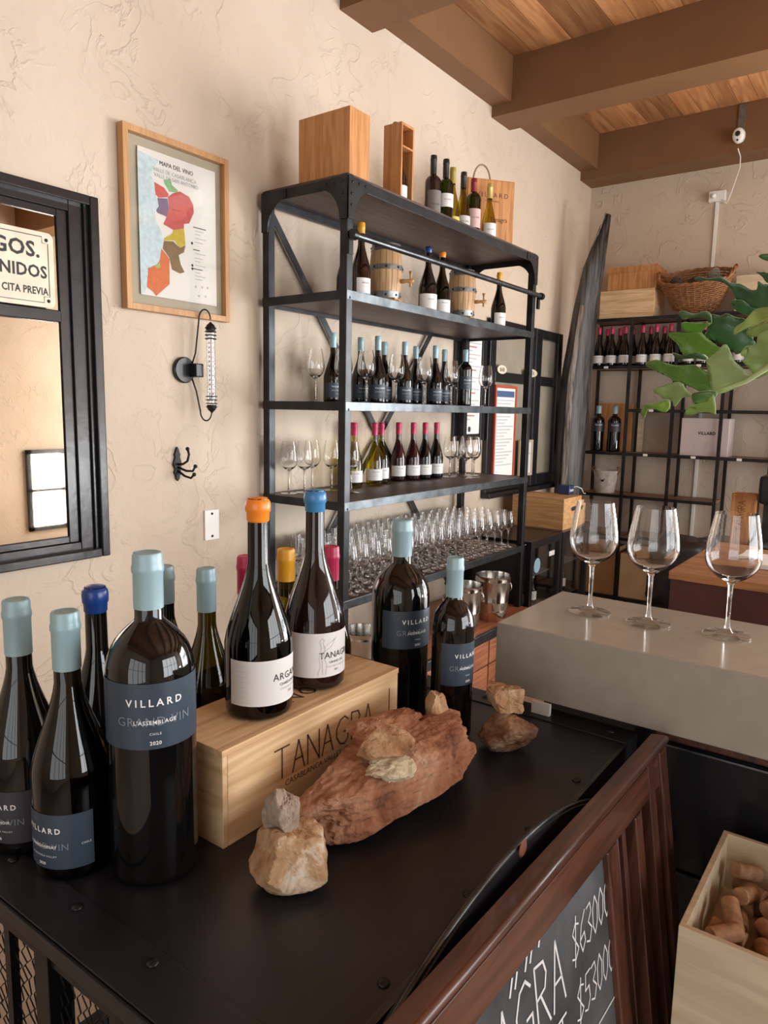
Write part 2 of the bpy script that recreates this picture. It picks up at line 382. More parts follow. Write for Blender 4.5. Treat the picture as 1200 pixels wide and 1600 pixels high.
# ------------------------------------------------------------------ room
T = .15
struct('floor', MB().box((-T, YF - T, -.1), (XR + T, YB + T, 0)).mesh('floor'), M_FLOOR)
struct('wall_left', MB().box((-T, YF - T, 0), (0, YB + T, ZC + .1)).mesh('wall_left'), M_PLASTER)
wb = MB().box((0, YB, 0), (2.8, YB + T, ZC + .1)).box((5.3, YB, 0), (XR, YB + T, ZC + .1)).box((2.8, YB, 0), (5.3, YB + T, .35)).box((2.8, YB, 2.65), (5.3, YB + T, ZC + .1))
struct('wall_back', wb.mesh('wall_back'), M_PLASTER)
wr = MB().box((XR, YF - T, 0), (XR + T, .25, ZC + .1)).box((XR, 3.55, 0), (XR + T, 4.05, ZC + .1)).box((XR, 4.95, 0), (XR + T, YB + T, ZC + .1))
wr.box((XR, .25, 0), (XR + T, 3.55, .6)).box((XR, .25, 2.7), (XR + T, 3.55, ZC + .1)).box((XR, 4.05, 1.0), (XR + T, 4.95, ZC + .1)).box((XR, 4.05, 0), (XR + T, 4.95, .1))
struct('wall_right', wr.mesh('wall_right'), M_PLASTER)
wf = MB().box((0, YF - T, 0), (1.4, YF, ZC + .1)).box((4.4, YF - T, 0), (XR, YF, ZC + .1)).box((1.4, YF - T, 0), (4.4, YF, .4)).box((1.4, YF - T, 2.6), (4.4, YF, ZC + .1))
struct('wall_front', wf.mesh('wall_front'), M_PLASTER)
def window(name, lo, hi, axis, pos, nx, nz):
    b = MB(); a0, z0 = lo; a1, z1 = hi; t = .05
    def bar(p0, p1, q0, q1):
        if axis == 0: b.box((pos - .03, p0, q0), (pos + .03, p1, q1))
        else: b.box((p0, pos - .03, q0), (p1, pos + .03, q1))
    bar(a0, a0 + t, z0, z1); bar(a1 - t, a1, z0, z1); bar(a0, a1, z0, z0 + t); bar(a0, a1, z1 - t, z1)
    for i in range(1, nx): c = a0 + (a1 - a0) * i / nx; bar(c - t / 2, c + t / 2, z0, z1)
    for i in range(1, nz): c = z0 + (z1 - z0) * i / nz; bar(a0, a1, c - t / 3, c + t / 3)
    return struct(name, b.mesh(name), M_BLACKWOOD)
window('window_1', (.25, .6), (3.55, 2.7), 0, XR - .01, 4, 2)
window('window_2', (4.05, .1), (4.95, 1.0), 0, XR - .01, 2, 2)
window('window_3', (2.8, .35), (5.3, 2.65), 1, YB - .01, 3, 2)
window('window_4', (1.4, .4), (4.4, 2.6), 1, YF + .01, 4, 2)

ceil = struct('ceiling', MB().box((0, YF, ZC + .02), (XR, YB, ZC + .1)).mesh('ceiling'), M_CEIL)
for y0 in (-1.59, -.175, 1.24, 2.655, 4.07, 5.485):
    bx('beam', (0, y0, 3.243), (XR, min(y0 + .238, YB), ZC + .02), M_BEAM, ceil)
    if y0 < 5: bx('ledge_beam', (0, y0 + .238, 3.303), (.128, y0 + 1.415, ZC + .02), M_BEAM, ceil)
pw = .118
for yb in (1.478, 2.893, 4.308):
    k = 0; x = .128
    pm = MB().box((-pw / 2 + .0015, 0, 0), (pw / 2 - .0015, 1.177, .02)).mesh('plank', bevel=.002)
    while x < 3.2:
        part('plank', pm, M_CEIL, ceil, (x + pw / 2, yb, ZC + random.uniform(-.002, .002))); x += pw

# ------------------------------------------------------------------ steel rack against the left wall
RX0, RX1, RY0, RY1 = .03, .47, 2.15, 3.79
Z1, Z2, Z3, Z4, Z5, Z6 = 2.358, 1.943, 1.530, 1.143, .748, .385
rack = thing('steel_rack', 'tall black riveted steel shelving rack with dark wooden shelves against the plaster wall', 'shelf rack', (0, 0, 0))
pt = .035
for (x, y) in ((RX0, RY0), (RX1 - pt, RY0), (RX0, RY1 - pt), (RX1 - pt, RY1 - pt)):
    bx('post', (x, y, 0), (x + pt, y + pt, Z1 - .004), M_STEEL, rack, .002)
for i, z in enumerate((Z1, Z2, Z3, Z4, Z5)):
    wdn = bx('shelf_board', (RX0 + .006, RY0 + .006, z - .022), (RX1 - .006, RY1 - .006, z), M_SHELFWOOD, rack, .001) if i == 0 else \
        bx('shelf_board', (RX0 + .01, RY0 + .01, z - .02), (RX1 - .01, RY1 - .01, z - .002), M_SHELFWOOD, rack)
    t = .038 if i == 0 else .034
    zz = z - .012 if i == 0 else z
    b0 = .0
    bx('front_edge', (RX1 - .006, RY0, zz - t), (RX1 + .002, RY1, zz), M_STEELED if i else M_STEEL, rack, .001)
    bx('back_edge', (RX0 - .002, RY0, zz - t), (RX0 + .006, RY1, zz), M_STEEL, rack)
    bx('side_edge', (RX0, RY0 - .002, zz - t), (RX1, RY0 + .006, zz), M_STEEL, rack, .001)
    bx('side_edge', (RX0, RY1 - .006, zz - t), (RX1, RY1 + .002, zz), M_STEEL, rack, .001)
def gusset(o, du, dv, w_, h_, n):          # rounded corner plate: o corner, du along, dv down
    o, du, dv = Vector(o), Vector(du), Vector(dv); e = .034
    pts = [o, o + du * w_, o + du * w_ + dv * e]
    for k in range(9):
        a = PI / 2 * k / 8
        pts.append(o + du * (e + (w_ - e) * (1 - math.sin(a))) + dv * (e + (h_ - e) * (1 - math.cos(a))))
    pts += [o + du * e + dv * h_, o + dv * h_]
    return MB().prism(pts, Vector(n) * .004).mesh('gusset')
zt = Z1 - .012
for (o, du, n) in (((RX1 + .002, RY0, zt), (0, 1, 0), (1, 0, 0)), ((RX1 + .002, RY1, zt), (0, -1, 0), (1, 0, 0)),
                   ((RX1, RY0 - .002, zt), (-1, 0, 0), (0, -1, 0)), ((RX0, RY0 - .002, zt), (1, 0, 0), (0, -1, 0)),
                   ((RX1, RY1 + .002, zt), (-1, 0, 0), (0, 1, 0)), ((RX0, RY1 + .002, zt), (1, 0, 0), (0, 1, 0))):
    g = part('gusset', gusset(o, du, (0, 0, -1), .135, .15, n), M_STEEL, rack)
rv = MB().lathe([(.0055, 0), (.005, .002), (.003, .0035), (0, .004)], 8).mesh('rivet', True)
for y in (RY0, RY1):
    s = 1 if y == RY0 else -1
    for (dy, dz) in ((.02, .02), (.06, .018), (.1, .018), (.018, .06), (.018, .1), (.018, .43), (.018, .845), (.018, 1.23), (.018, 1.63)):
        part('rivet', rv, M_STEEL, rack, (RX1 + (.006 if dz < .2 else .0), y + s * dy, zt - dz), (0, PI / 2, 0))
        if dz < .2 and y == RY0: part('rivet', rv, M_STEEL, rack, (RX1 - dy, RY0 - .006, zt - dz), (PI / 2, 0, 0))
rail = part('guard_rail', MB().tube([(RX1 + .022, RY0 + .0, 2.137), (RX1 + .022, RY1 + .035, 2.137)], .0125, 12).mesh('guard_rail', True, angle=.7), M_STEELED, rack)
for y in (RY0 + .01, RY1 + .02):
    part('rail_collar', MB().tube([(RX1 + .022, y - .012, 2.137), (RX1 + .022, y + .012, 2.137)], .0185, 14).mesh('rail_collar', True, angle=.7), M_STEEL, rail)
    bx('rail_bracket', (RX1, y - .012, 2.07), (RX1 + .012, y + .012, 2.15), M_STEEL, rack)
def strip(a, b, wd, th, m, name, parent):
    a, b = Vector(a), Vector(b); t = (b - a).normalized(); n = Vector((1, 0, 0)); s = t.cross(n) * wd / 2
    return part(name, MB().prism([a + s, b + s, b - s, a - s], n * th).mesh(name), m, parent)
strip((.022, RY0 + .02, 2.33), (.022, RY1 - .02, .42), .03, .004, M_STEEL, 'brace', rack)
strip((.027, RY1 - .02, 2.33), (.027, RY0 + .02, .42), .03, .004, M_STEEL, 'brace', rack)
# base chest with planked front
bx('base_top', (.03, RY0 + .0, Z6 - .02), (.56, RY1, Z6), M_REDWOOD, rack)
bx('corner_strip', (.545, RY0, Z6 - .045), (.564, RY1, Z6 + .002), M_STEELED, rack, .002)
for k, (za, zb) in enumerate(((.205, .34), (.065, .20))):
    for j in range(3):
        ya = RY0 + .01 + j * .545
        bx('drawer_front', (.10, ya, za), (.553, ya + .535, zb), M_REDWOOD, rack, .004)
bx('plinth', (.08, RY0 + .01, 0), (.50, RY1 - .01, .06), M_STEEL, rack)

# ------------------------------------------------------------------ wine glasses
def glass_mesh(name, H, rb, rbowl, rrim, zb, n, thick=.0011, split=False):
    """zb: height where the bowl starts"""
    out = [(0, 0), (rb * .96, 0), (rb, .0012), (rb, .0024), (rb * .55, .0042), (rb * .22, .0072), (.0052, .014), (.0038, .028), (.0036, zb * .7), (.0044, zb - .008), (.0075, zb - .001)]
    bh = H - zb; prof = []
    for k in range(1, 15):
        t = k / 14.
        if t < .40: q = math.sin(t / .40 * PI / 2) ** .72; rr = .0075 + (rbowl - .0075) * q
        else: q = (t - .40) / .60; rr = rbowl + (rrim - rbowl) * (q * q * (1.6 - .6 * q))
        prof.append((rr, zb + bh * (t ** 1.12)))
    inn = [(rr - thick * (1 - .5 * i / 12), z + (thick if i < 4 else 0)) for i, (rr, z) in enumerate(prof[1:])]
    inn = [(0, zb + .0035), (prof[0][0] * .8, prof[0][1] + .002)] + inn
    if split:
        ft = MB().lathe(out[:6] + [(.0052, .0139), (0, .0139)], n, cap=False).mesh('foot', True, angle=.9)
        return MB().lathe([(0, .014)] + out[6:] + prof + list(reversed(inn)), n, cap=False).mesh('bowl', True, angle=.9), ft
    full = out + prof + list(reversed(inn))
    return MB().lathe(full, n, cap=False).mesh(name, True, angle=.9)
GM_HERO, GM_FOOT = glass_mesh('wine_glass', .218, .0395, .0455, .0345, .098, 48, split=True)
GM_BIG, GM_BIGFOOT = glass_mesh('wine_glass', .222, .036, .0385, .0275, .100, 24, split=True)
GM_SMALL = glass_mesh('tasting_glass', .205, .031, .0300, .0215, .098, 16)
def glass(me, name, loc, label, group, m):
    if me in (GM_HERO, GM_BIG):
        o = thing(name, label, 'wine glass', loc, random.uniform(0, 6), group)
        part('bowl', me, m, o); part('foot', GM_FOOT if me is GM_HERO else GM_BIGFOOT, M_CLEAR, o)
        return o
    o = part(name, me, m, None, loc); o.rotation_euler = (0, 0, random.uniform(0, 6))
    return tag(o, label, 'wine glass', group)

# ------------------------------------------------------------------ bottles
def burg(H, rb, rn, zs, zn):               # slope-shouldered profile
    pr = [(0, .004), (rb * .72, .0005), (rb * .92, .0015), (rb * .99, .006), (rb, .012), (rb, zs)]
    for k in range(1, 11):
        t = k / 10.; s = t * t * (3 - 2 * t) * .55 + t * .45
        pr.append((rb + (rn - rb) * s, zs + (zn - zs) * t))
    pr += [(rn * .97, H - .03), (rn * .97, H - .002), (0, H - .002)]
    return pr
def bord(H, rb, rn, zs, zn):               # square-shouldered profile
    pr = [(0, .004), (rb * .72, .0005), (rb * .92, .0015), (rb * .99, .006), (rb, .012), (rb, zs)]
    for k in range(1, 11):
        t, s = ((.12, .992), (.26, .965), (.40, .90), (.53, .805), (.65, .665), (.75, .50), (.84, .32), (.91, .165), (.96, .065), (1., 0.))[k - 1]
        pr.append((rn + (rb - rn) * s, zs + (zn - zs) * t))
    pr += [(rn * .97, H - .03), (rn * .97, H - .002), (0, H - .002)]
    return pr
def capsule(H, zc, rc, wax=False):
    if wax:
        return [(rc * .93, zc), (rc * 1.0, zc + .002), (rc * 1.02, zc + .012), (rc * 1.12, zc + .014), (rc * 1.14, H - .014), (rc * 1.10, H - .007), (rc * .85, H - .0015), (0, H)]
    return [(rc, zc), (rc * 1.0, H - .024), (rc * 1.075, H - .021), (rc * 1.075, H - .017), (rc * 1.02, H - .013), (rc * 1.01, H - .011), (rc, H - .003), (rc * .93, H - .0005), (rc * .8, H), (rc * .75, H - .001), (0, H - .001)]
def strip_cyl(rr, a0, a1, z0, z1, n=20):
    b = MB()
    v = []
    for k in range(n + 1):
        a = a0 + (a1 - a0) * k / n; v += [(rr * math.cos(a), rr * math.sin(a), z0), (rr * math.cos(a), rr * math.sin(a), z1)]
    return b.add(v, [(2 * k, 2 * k + 2, 2 * k + 3, 2 * k + 1) for k in range(n)]).mesh('label', True, fix=False)
R_ = math.radians
def face(loc, off):                        # turn so that the label centre looks at the camera, plus off degrees
    return math.atan2(CAM.y - loc[1], CAM.x - loc[0]) + R_(off)
def bottle(loc, off, label, kind, H, rb, rn, zs, zn, gm, cm, zc, wax=False, lab=None, labm=None, half=75, lines=(), n=32, shape='burg', group=None, name='wine_bottle'):
    t = thing(name, label, 'wine bottle', loc, face(loc, off), group)
    pf = (burg if shape == 'burg' else bord)(H, rb, rn, zs, zn)
    part('glass_body', MB().lathe(pf, n).mesh('glass_body', True, angle=.9), gm, t)
    part('wax_cap' if wax else 'capsule', MB().lathe(capsule(H, zc, rn * 1.06, wax), n, cap=False).mesh('capsule', True, angle=.9), cm, t)
    if lab:
        lb = part('label', strip_cyl(rb + .0005, -R_(half), R_(half), lab[0], lab[1]), labm, t)
        for (s, z, size, sp, m, a, bold) in lines:
            write('printed_text', s, size, cyl(rb + .0009, R_(a), z), m, lb, sp, 1., bold)
    return t

TZ = .965                                    # black table top
GV = lambda H, var, y0: None
def villard_lines(z0, z1, variety, s=1., a=0., year='2020', region='CHILE'):
    h = z1 - z0
    return [('VILLARD', z0 + h * .66, .0095 * s, 1.5, M_INKW, a, .0002), ('GRAND VIN', z0 + h * .36, .0118 * s, 1.1, M_INKG, a, 0.),
            (variety, z0 + h * .385, .0052 * s, 1.15, M_INKW, a, .0001), (region, z0 + h * .22, .0032 * s, 1.3, M_INKW, a, 0.), (year, z0 + h * .07, .0048 * s, 1.1, M_INKW, a, .0001)]
# the two tall slope-shouldered bottles at the table's end
def on_table(px, py, H): q = PZ(px, py, TZ + H); return (q.x, q.y, TZ)
bottle(on_table(101, 954, .305), -50, 'dark slope-shouldered wine bottle with grey-green capsule and navy Chardonnay label', 'b', .305, .0437, .0146, .120, .222, M_DKOLIVE, M_CAPG, .238,
       lab=(.018, .083), labm=M_NAVY, half=77, lines=villard_lines(.018, .083, 'CHARDONNAY', .95, region='CASABLANCA VALLEY') + [('CHILE', .045, .0036, 1.2, M_INKW, 66, 0.)], n=40)
bottle((on_table(38, 937, .305)[0] - .012, on_table(38, 937, .305)[1] - .004, TZ), -46, 'dark wine bottle with grey-green capsule and blackish label beside the table edge', 'b', .305, .0437, .0146, .120, .222, M_BLACKGLASS, M_CAPG, .238,
       lab=(.018, .083), labm=M_NAVYD, half=72, lines=villard_lines(.018, .083, 'PINOT NOIR', .95, region='CASABLANCA VALLEY'), n=40)
bottle(on_table(148, 914, .30), 120, 'black wine bottle sealed with royal blue wax, its label turned away', 'b', .30, .0405, .0140, .115, .215, M_BLACKGLASS, M_CAPN, .264, True, lab=(.02, .1), labm=M_LABELW, half=70, n=40)
MG = dict(kind='m', H=.375, rb=.0492, rn=.0155, zs=.232, zn=.300, gm=M_BLACKGLASS, cm=M_CAPG, zc=.312, shape='bord', n=48)
bottle(on_table(230, 862, .375), 4, 'largest square-shouldered magnum bottle with grey-green capsule and navy label beside the pine box', lab=(.166, .240), labm=M_NAVY, half=96,
       lines=villard_lines(.166, .240, "L'ASSEMBLAGE", 1.22), **MG)
bottle(on_table(322, 887, .30), 150, 'olive glass bottle with grey-green capsule behind the orange-waxed bottle, label turned to the wall', 'b', .30, .0395, .0135, .12, .215, M_OLIVE, M_CAPG, .235, lab=(.02, .09), labm=M_NAVY, half=75, n=36)
bottle(on_table(256, 884, .29), 150, 'dark bottle with grey-green capsule almost hidden behind the magnum', 'b', .29, .042, .0145, .12, .21, M_BLACKGLASS, M_CAPG, .232, lab=(.02, .09), labm=M_NAVY, half=75)
bottle(on_table(384, 868, .30), 150, 'bottle with pink capsule hidden behind the orange-waxed bottle', 'b', .30, .042, .0135, .12, .215, M_BLACKGLASS, M_CAPP, .238, lab=(.02, .09), labm=M_LABELW, half=70)
bottle(on_table(447, 857, .30), 150, 'olive glass bottle with mustard yellow capsule standing behind the pine box', 'b', .30, .038, .0142, .12, .215, M_YELGLASS, M_CAPY, .245, lab=(.02, .09), labm=M_LABELW, half=70)
bottle(on_table(517, 853, .30), 130, 'olive glass bottle with pink capsule standing behind the blue-waxed bottle', 'b', .30, .038, .0140, .12, .215, M_OLIVE, M_CAPP, .240, lab=(.02, .09), labm=M_LABELW, half=60)
bottle(on_table(629, 811, .352), 36, 'square-shouldered magnum with grey-green capsule and navy label behind the reddish boulder', 'm', .352, .0500, .0165, .212, .277, M_BLACKGLASS, M_CAPG, .289, lab=(.138, .203), labm=M_NAVY, half=72,
       lines=villard_lines(.138, .203, 'ASSEMBLAGE', 1.12), shape='bord', n=40)
bottle(on_table(712, 870, .303), 47, 'ordinary square-shouldered bottle with grey-green capsule and navy label beside the bar slab', 'm', .303, .0345, .0130, .182, .235, M_BLACKGLASS, M_CAPG, .238, lab=(.098, .168), labm=M_NAVY, half=78,
       lines=villard_lines(.098, .168, 'ASSEMBLAGE', .98), shape='bord', n=40)

# ------------------------------------------------------------------ pine wine box with two waxed bottles on it
BX0, BX1, BY0, BY1, BZ = 1.474, 1.596, .549, .915, 1.092
wbx = thing('wine_box', 'pine single-bottle wine box engraved with its estate name under two waxed bottles', 'wooden box', ((BX0 + BX1) / 2, BY0, TZ))
def L(x, y, z): return (x - (BX0 + BX1) / 2, y - BY0, z - TZ)
bx('side_panel', L(BX1 - .009, BY0 + .0085, TZ), L(BX1, BY1, BZ - .009), M_PINE_Y, wbx, .0008)
bx('side_panel', L(BX0, BY0 + .0085, TZ), L(BX0 + .009, BY1, BZ - .009), M_PINE_Y, wbx, .0008)
bx('end_panel', L(BX0, BY0, TZ), L(BX1, BY0 + .008, BZ - .009), M_PINE_X, wbx, .0008)
bx('end_panel', L(BX0 + .0095, BY1 - .008, TZ), L(BX1 - .0095, BY1, BZ - .009), M_PINE_X, wbx, .0008)
bx('bottom_panel', L(BX0 + .0095, BY0 + .0085, TZ + .001), L(BX1 - .0095, BY1 - .009, TZ + .008), M_PINE_Y, wbx)
bx('lid', L(BX0 - .001, BY0 - .001, BZ - .0085), L(BX1 + .001, BY1 + .001, BZ), M_PINE_Y, wbx, .0008)
fb = flat(L(BX1 + .0004, BY0 + .088, TZ + .050), (0, 1, 0), (0, 0, 1))
scribe('engraved_lettering', 'TANAGRA', .042, .0026, fb, M_ENGRAVE, wbx, .16, .94)
write('engraved_lettering', 'CASABLANCA VALLEY CHILE', .0125, flat(L(BX1 + .0004, BY0 + .184, TZ + .036), (0, 1, 0), (0, 0, 1)), M_ENGRAVE, wbx, 1.0, .95)
bx('engraved_rule', L(BX1, BY1 - .024, TZ + .06), L(BX1 + .0005, BY1 - .022, TZ + .1), M_ENGRAVE, wbx)
write('engraved_lettering', 'VINO', .04, flat(L(BX1 - .035, BY0 + .17, BZ + .0004), (0, 1, 0), (-1, 0, 0)), M_ENGRAVE, wbx, 1.1)
q6 = PZ(401, 1100, BZ); q7 = PZ(489, 1056, BZ)
b6 = (1.540, .664, BZ); b7 = (1.530, .788, BZ)
WX = dict(kind='w', H=.293, rb=.0455, rn=.0140, zs=.098, zn=.205, wax=True, shape='burg', n=44)
bottle(b6, 34, 'orange-waxed burgundy bottle with white label standing on the pine box', gm=M_DKOLIVE, cm=M_CAPO, zc=.260, lab=(.022, .083), labm=M_LABELW, half=86,
       lines=[('ARGANA', .054, .0135, 1.1, M_INKB, 26, 0.), ('CHARDONNAY', .046, .0055, 1.0, M_INKB, 26, 0.), ('CASABLANCA VALLEY', .040, .0038, 1.0, M_INKL, 26, 0.), ('2022', .034, .004, 1.0, M_INKB, 26, 0.)] +
       [('. - . - - . -', .0255 + .007 * k, .0062, .9, M_INKL, -62, 0.) for k in range(8)], **WX)
t7 = bottle(b7, 36, 'blue-waxed burgundy bottle with white figure-drawing label standing on the pine box', gm=M_BROWNGLASS, cm=M_CAPB, zc=.260, lab=(.022, .088), labm=M_LABELW, half=88,
       lines=[('TANAGRA', .050, .0135, 1.0, M_INKB, 12, 0.), ('GRAND CRU', .042, .005, 1.0, M_INKB, 10, 0.), ('VALLE DE CASABLANCA', .036, .0038, 1.0, M_INKL, 12, 0.), ('2021', .030, .004, 1.0, M_INKB, 8, 0.)], **WX)
lb7 = [c for c in t7.children if c.name.startswith('label')][0]
fn = cyl(.0464, R_(-30), .026)
sk = [[(0, 0), (.004, .012), (.002, .026), (.006, .04), (.003, .05), (.006, .055), (.010, .052), (.008, .047), (.011, .04), (.009, .028), (.014, .014), (.012, 0)], [(.008, .04), (.016, .046), (.026, .050), (.03, .054), (.022, .042), (.013, .036), (.008, .034)], [(.006, .03), (.008, .0)], [(.012, .043), (.027, .052)]]
v = []; fs = []
for l in sk:
    for a, b in zip(l[:-1], l[1:]):
        dx, dy = b[0] - a[0], b[1] - a[1]; q = math.hypot(dx, dy); nx, ny = -dy / q * .0003, dx / q * .0003
        o = len(v); v += [fn(a[0] + nx, a[1] + ny), fn(a[0] - nx, a[1] - ny), fn(b[0] - nx, b[1] - ny), fn(b[0] + nx, b[1] + ny)]; fs.append((o, o + 1, o + 2, o + 3))
part('line_drawing', MB().add(v, fs).mesh('line_drawing', fix=False), M_INKL, lb7)

# ------------------------------------------------------------------ black steel table (end unit of the bar)
TX0, TX1, TY0, TY1 = 1.10, 1.895, .335, 1.20
tab = thing('steel_bar_table', 'black riveted steel bar table with wire mesh sides carrying the bottles and boulders', 'table', ((TX0 + TX1) / 2, (TY0 + TY1) / 2, 0))
def LT(x, y, z): return (x - (TX0 + TX1) / 2, y - (TY0 + TY1) / 2, z)
bx('table_top', LT(TX0, TY0 + .006, TZ - .006), LT(TX1, TY1, TZ), M_TABLE, tab, .002)
bx('end_angle', LT(TX0, TY0, TZ - .016), LT(TX1, TY0 + .006, TZ + .001), M_TABLE, tab, .002)
bx('end_strip', LT(TX0, TY0 + .006, TZ), LT(TX1, TY0 + .062, TZ + .0022), M_TABLE, tab, .0008)
bx('far_strip', LT(TX0, TY1 - .055, TZ), LT(TX1, TY1, TZ + .0022), M_TABLE, tab, .0008)
bx('side_angle', LT(TX1 - .006, TY0, TZ - .045), LT(TX1 + .002, TY1, TZ + .001), M_STEELED, tab, .001)
bx('wall_angle', LT(TX0 - .002, TY0, TZ - .045), LT(TX0 + .006, TY1, TZ + .001), M_STEEL, tab)
rv2 = MB().lathe([(.0065, 0), (.006, .0015), (.004, .003), (0, .0035)], 12).mesh('rivet', True)
for x in (1.29, 1.42, 1.555, 1.685, 1.815): part('rivet', rv2, M_STEEL, tab, LT(x, .382, TZ + .0022))
for x in (1.62, 1.75, 1.86): part('rivet', rv2, M_STEEL, tab, LT(x, TY1 - .028, TZ + .0022))
for y in (.5, .66, .82, .98): part('rivet', rv2, M_STEEL, tab, LT(1.875, y, TZ))
for (x, y) in ((TX0 + .02, TY0 + .012), (1.540, TY0 + .012), (TX1 - .025, TY0 + .012), (TX0 + .02, TY1 - .03), (TX1 - .025, TY1 - .03)):
    bx('leg', LT(x - .014, y, 0), LT(x + .014, y + .028, TZ - .017), M_STEEL, tab, .001)
for z in (TZ - .034, .12):
    bx('cage_rail', LT(TX0 + .04, TY0 + .016, z - .014), LT(TX1 - .045, TY0 + .03, z + .014), M_STEEL, tab)
for x in (1.22, 1.34, 1.455, 1.66, 1.78): bx('cage_bar', LT(x - .006, TY0 + .018, .134), LT(x + .006, TY0 + .028, TZ - .048), M_STEEL, tab)
# chicken-wire mesh on the end, wavy wires
wm = MB(); rr = random.Random(3)
y = TY0 + .024
for k in range(int((TX1 - TX0 - .1) / .011)):
    x = TX0 + .05 + k * .011
    pts = []
    for j in range(52):
        z = .45 + j * .0105
        if z > TZ - .04: break
        pts.append(LT(x + (.0042 if (j + k) % 2 else -.0042) + rr.uniform(-.0012, .0012), y + rr.uniform(-.002, .002), z))
    wm.tube(pts, .0009, 3)
wo = part('wire_mesh', wm.mesh('wire_mesh'), M_STEEL, tab); wo['kind'] = 'stuff'
bx('lower_shelf', LT(TX0 + .02, TY0 + .05, .38), LT(TX1 - .03, TY1 - .05, .40), M_STEEL, tab)
# arched side plate rising just above the edge
cy, cz, cr_ = .701, .354, .652
pts = [(0, y, .55) for y in (.34, 1.06)]
arc = []
for k in range(25):
    y = 1.06 - (1.06 - .34) * k / 24; arc.append((0, y, cz + math.sqrt(cr_ ** 2 - (y - cy) ** 2)))
outl = [LT(1.899, p[1], p[2]) for p in [(0, .34, .55), (0, 1.06, .55)] + arc]
sp = part('arched_side_plate', MB().prism(outl, (.012, 0, 0)).mesh('arched_side_plate'), M_TABLE, tab)
part('worn_rim', MB().tube([LT(1.905, p[1], p[2]) for p in arc], .0040, 8).mesh('worn_rim', True), M_STEELED, sp)
hp = PX(817, 1326, 1.9112)
part('rust_hole', MB().lathe([(.010, 0), (.008, .0012), (0, .0012)], 14).mesh('rust_hole'), M_RUST, sp, LT(*hp), (0, PI / 2, 0))

# ------------------------------------------------------------------ boulders and stones on the table
MR_RED = rockmat('red_rock', [(.07, .028, .016), (.23, .088, .042), (.32, .140, .072), (.40, .22, .13), (.50, .36, .25)], 13, 1.)
MR_TAN = rockmat('tan_rock', [(.12, .05, .022), (.32, .16, .075), (.42, .26, .14), (.54, .42, .30)], 18, 2.)
MR_TANW = rockmat('tan_and_white_rock', [(.17, .08, .035), (.34, .19, .09), (.44, .28, .15), (.62, .53, .43), (.66, .60, .52)], 16, 6.)
MR_GREY = rockmat('grey_rock', [(.17, .12, .085), (.30, .225, .17), (.43, .34, .26)], 22, 3.)
MR_CREAM = rockmat('cream_rock', [(.34, .25, .14), (.52, .43, .28), (.60, .52, .38)], 16, 4.)
MR_BROWN = rockmat('brown_rock', [(.06, .025, .015), (.15, .07, .035), (.30, .18, .10), (.42, .33, .24)], 14, 5.)
def rock(label, c, size, rotz, seed, m, planes=(), nrand=16, rough=.12, sub=5, tilt=(0, 0), soft=60.):
    rg = random.Random(seed); pl = [(Vector(n).normalized(), dd) for n, dd in planes]
    for k in range(nrand):
        n = Vector((rg.gauss(0, 1), rg.gauss(0, 1), rg.gauss(0, 1))).normalized(); pl.append((n, rg.uniform(.56, .98)))
    bm = bmesh.new(); bmesh.ops.create_icosphere(bm, subdivisions=sub, radius=1.)
    off = Vector((seed * 3.7, seed * 1.3, seed * 5.1))
    for q in bm.verts:
        dd = q.co.normalized(); s = 1.
        for n, e in pl:
            k = n.dot(dd) / e
            if k > 0: s += k ** soft
        rr = s ** (-1. / soft)
        p = dd * rr
        rr += rough * (noise.fractal(p * 1.7 + off, .9, 2., 4) * .9 - .75 * abs(noise.noise(p * 2.3 + off)) - .28 * abs(noise.noise(p * 6.5 + off)) + .28 * noise.noise(p * 13 + off) + .16 * noise.noise(p * 27 + off))
        q.co = dd * rr
    lo = [min(q.co[i] for q in bm.verts) for i in range(3)]; hi = [max(q.co[i] for q in bm.verts) for i in range(3)]
    for q in bm.verts:
        q.co = Vector([((q.co[i] - lo[i]) / (hi[i] - lo[i]) - .5) * size[i] for i in range(3)])
        fl = -size[2] * .44
        if q.co.z < fl: q.co.z = fl + (q.co.z - fl) * .12
    mn = min(q.co.z for q in bm.verts)
    for q in bm.verts: q.co.z -= mn
    me = bpy.data.meshes.new('rock'); bm.to_mesh(me); bm.free(); me.shade_smooth(); me.set_sharp_from_angle(angle=.55)
    o = part('rock', me, m, None, c, (tilt[0], tilt[1], rotz))
    return tag(o, label, 'rock')
rock('long reddish boulder lying beside the pine wine box', (1.684, .755, TZ), (.158, .372, .098), R_(-10), 11, MR_RED,
     planes=[((.95, -.22, .12), .70), ((0, 0, 1), .66), ((.25, .95, .1), .84), ((-.1, -.95, .2), .9), ((.62, -.75, 0), .76), ((.62, -.1, .75), .70), ((.8, .55, .2), .84), ((-.5, .1, .85), .74), ((.3, -.6, .75), .72)], nrand=4, rough=.085, sub=6, soft=80)
rock('ragged brownish slab of rock lying on top of the reddish boulder by the box', (1.660, .800, TZ + .064), (.072, .135, .046), R_(-18), 21, MR_RED, planes=[((.8, 0, .5), .6), ((0, 0, 1), .6)], rough=.15)
rock('small wedge of tan rock standing on the far end of the reddish boulder', (1.688, .886, TZ + .068), (.036, .042, .054), R_(20), 31, MR_TAN, planes=[((.8, -.5, .4), .6)], rough=.12, sub=4)
rock('lumpy cream stone perched on the middle of the reddish boulder', (1.726, .712, TZ + .064), (.056, .076, .038), R_(-20), 41, MR_CREAM, rough=.14)
rock('pointed tan stone topping the cream stone on the boulder', (1.718, .716, TZ + .095), (.056, .080, .038), R_(-35), 51, MR_TAN, planes=[((.75, -.3, .3), .42), ((-.5, -.6, .2), .42), ((0, .3, .9), .6)], nrand=4, rough=.10)
q = PZ(455, 1385, TZ)
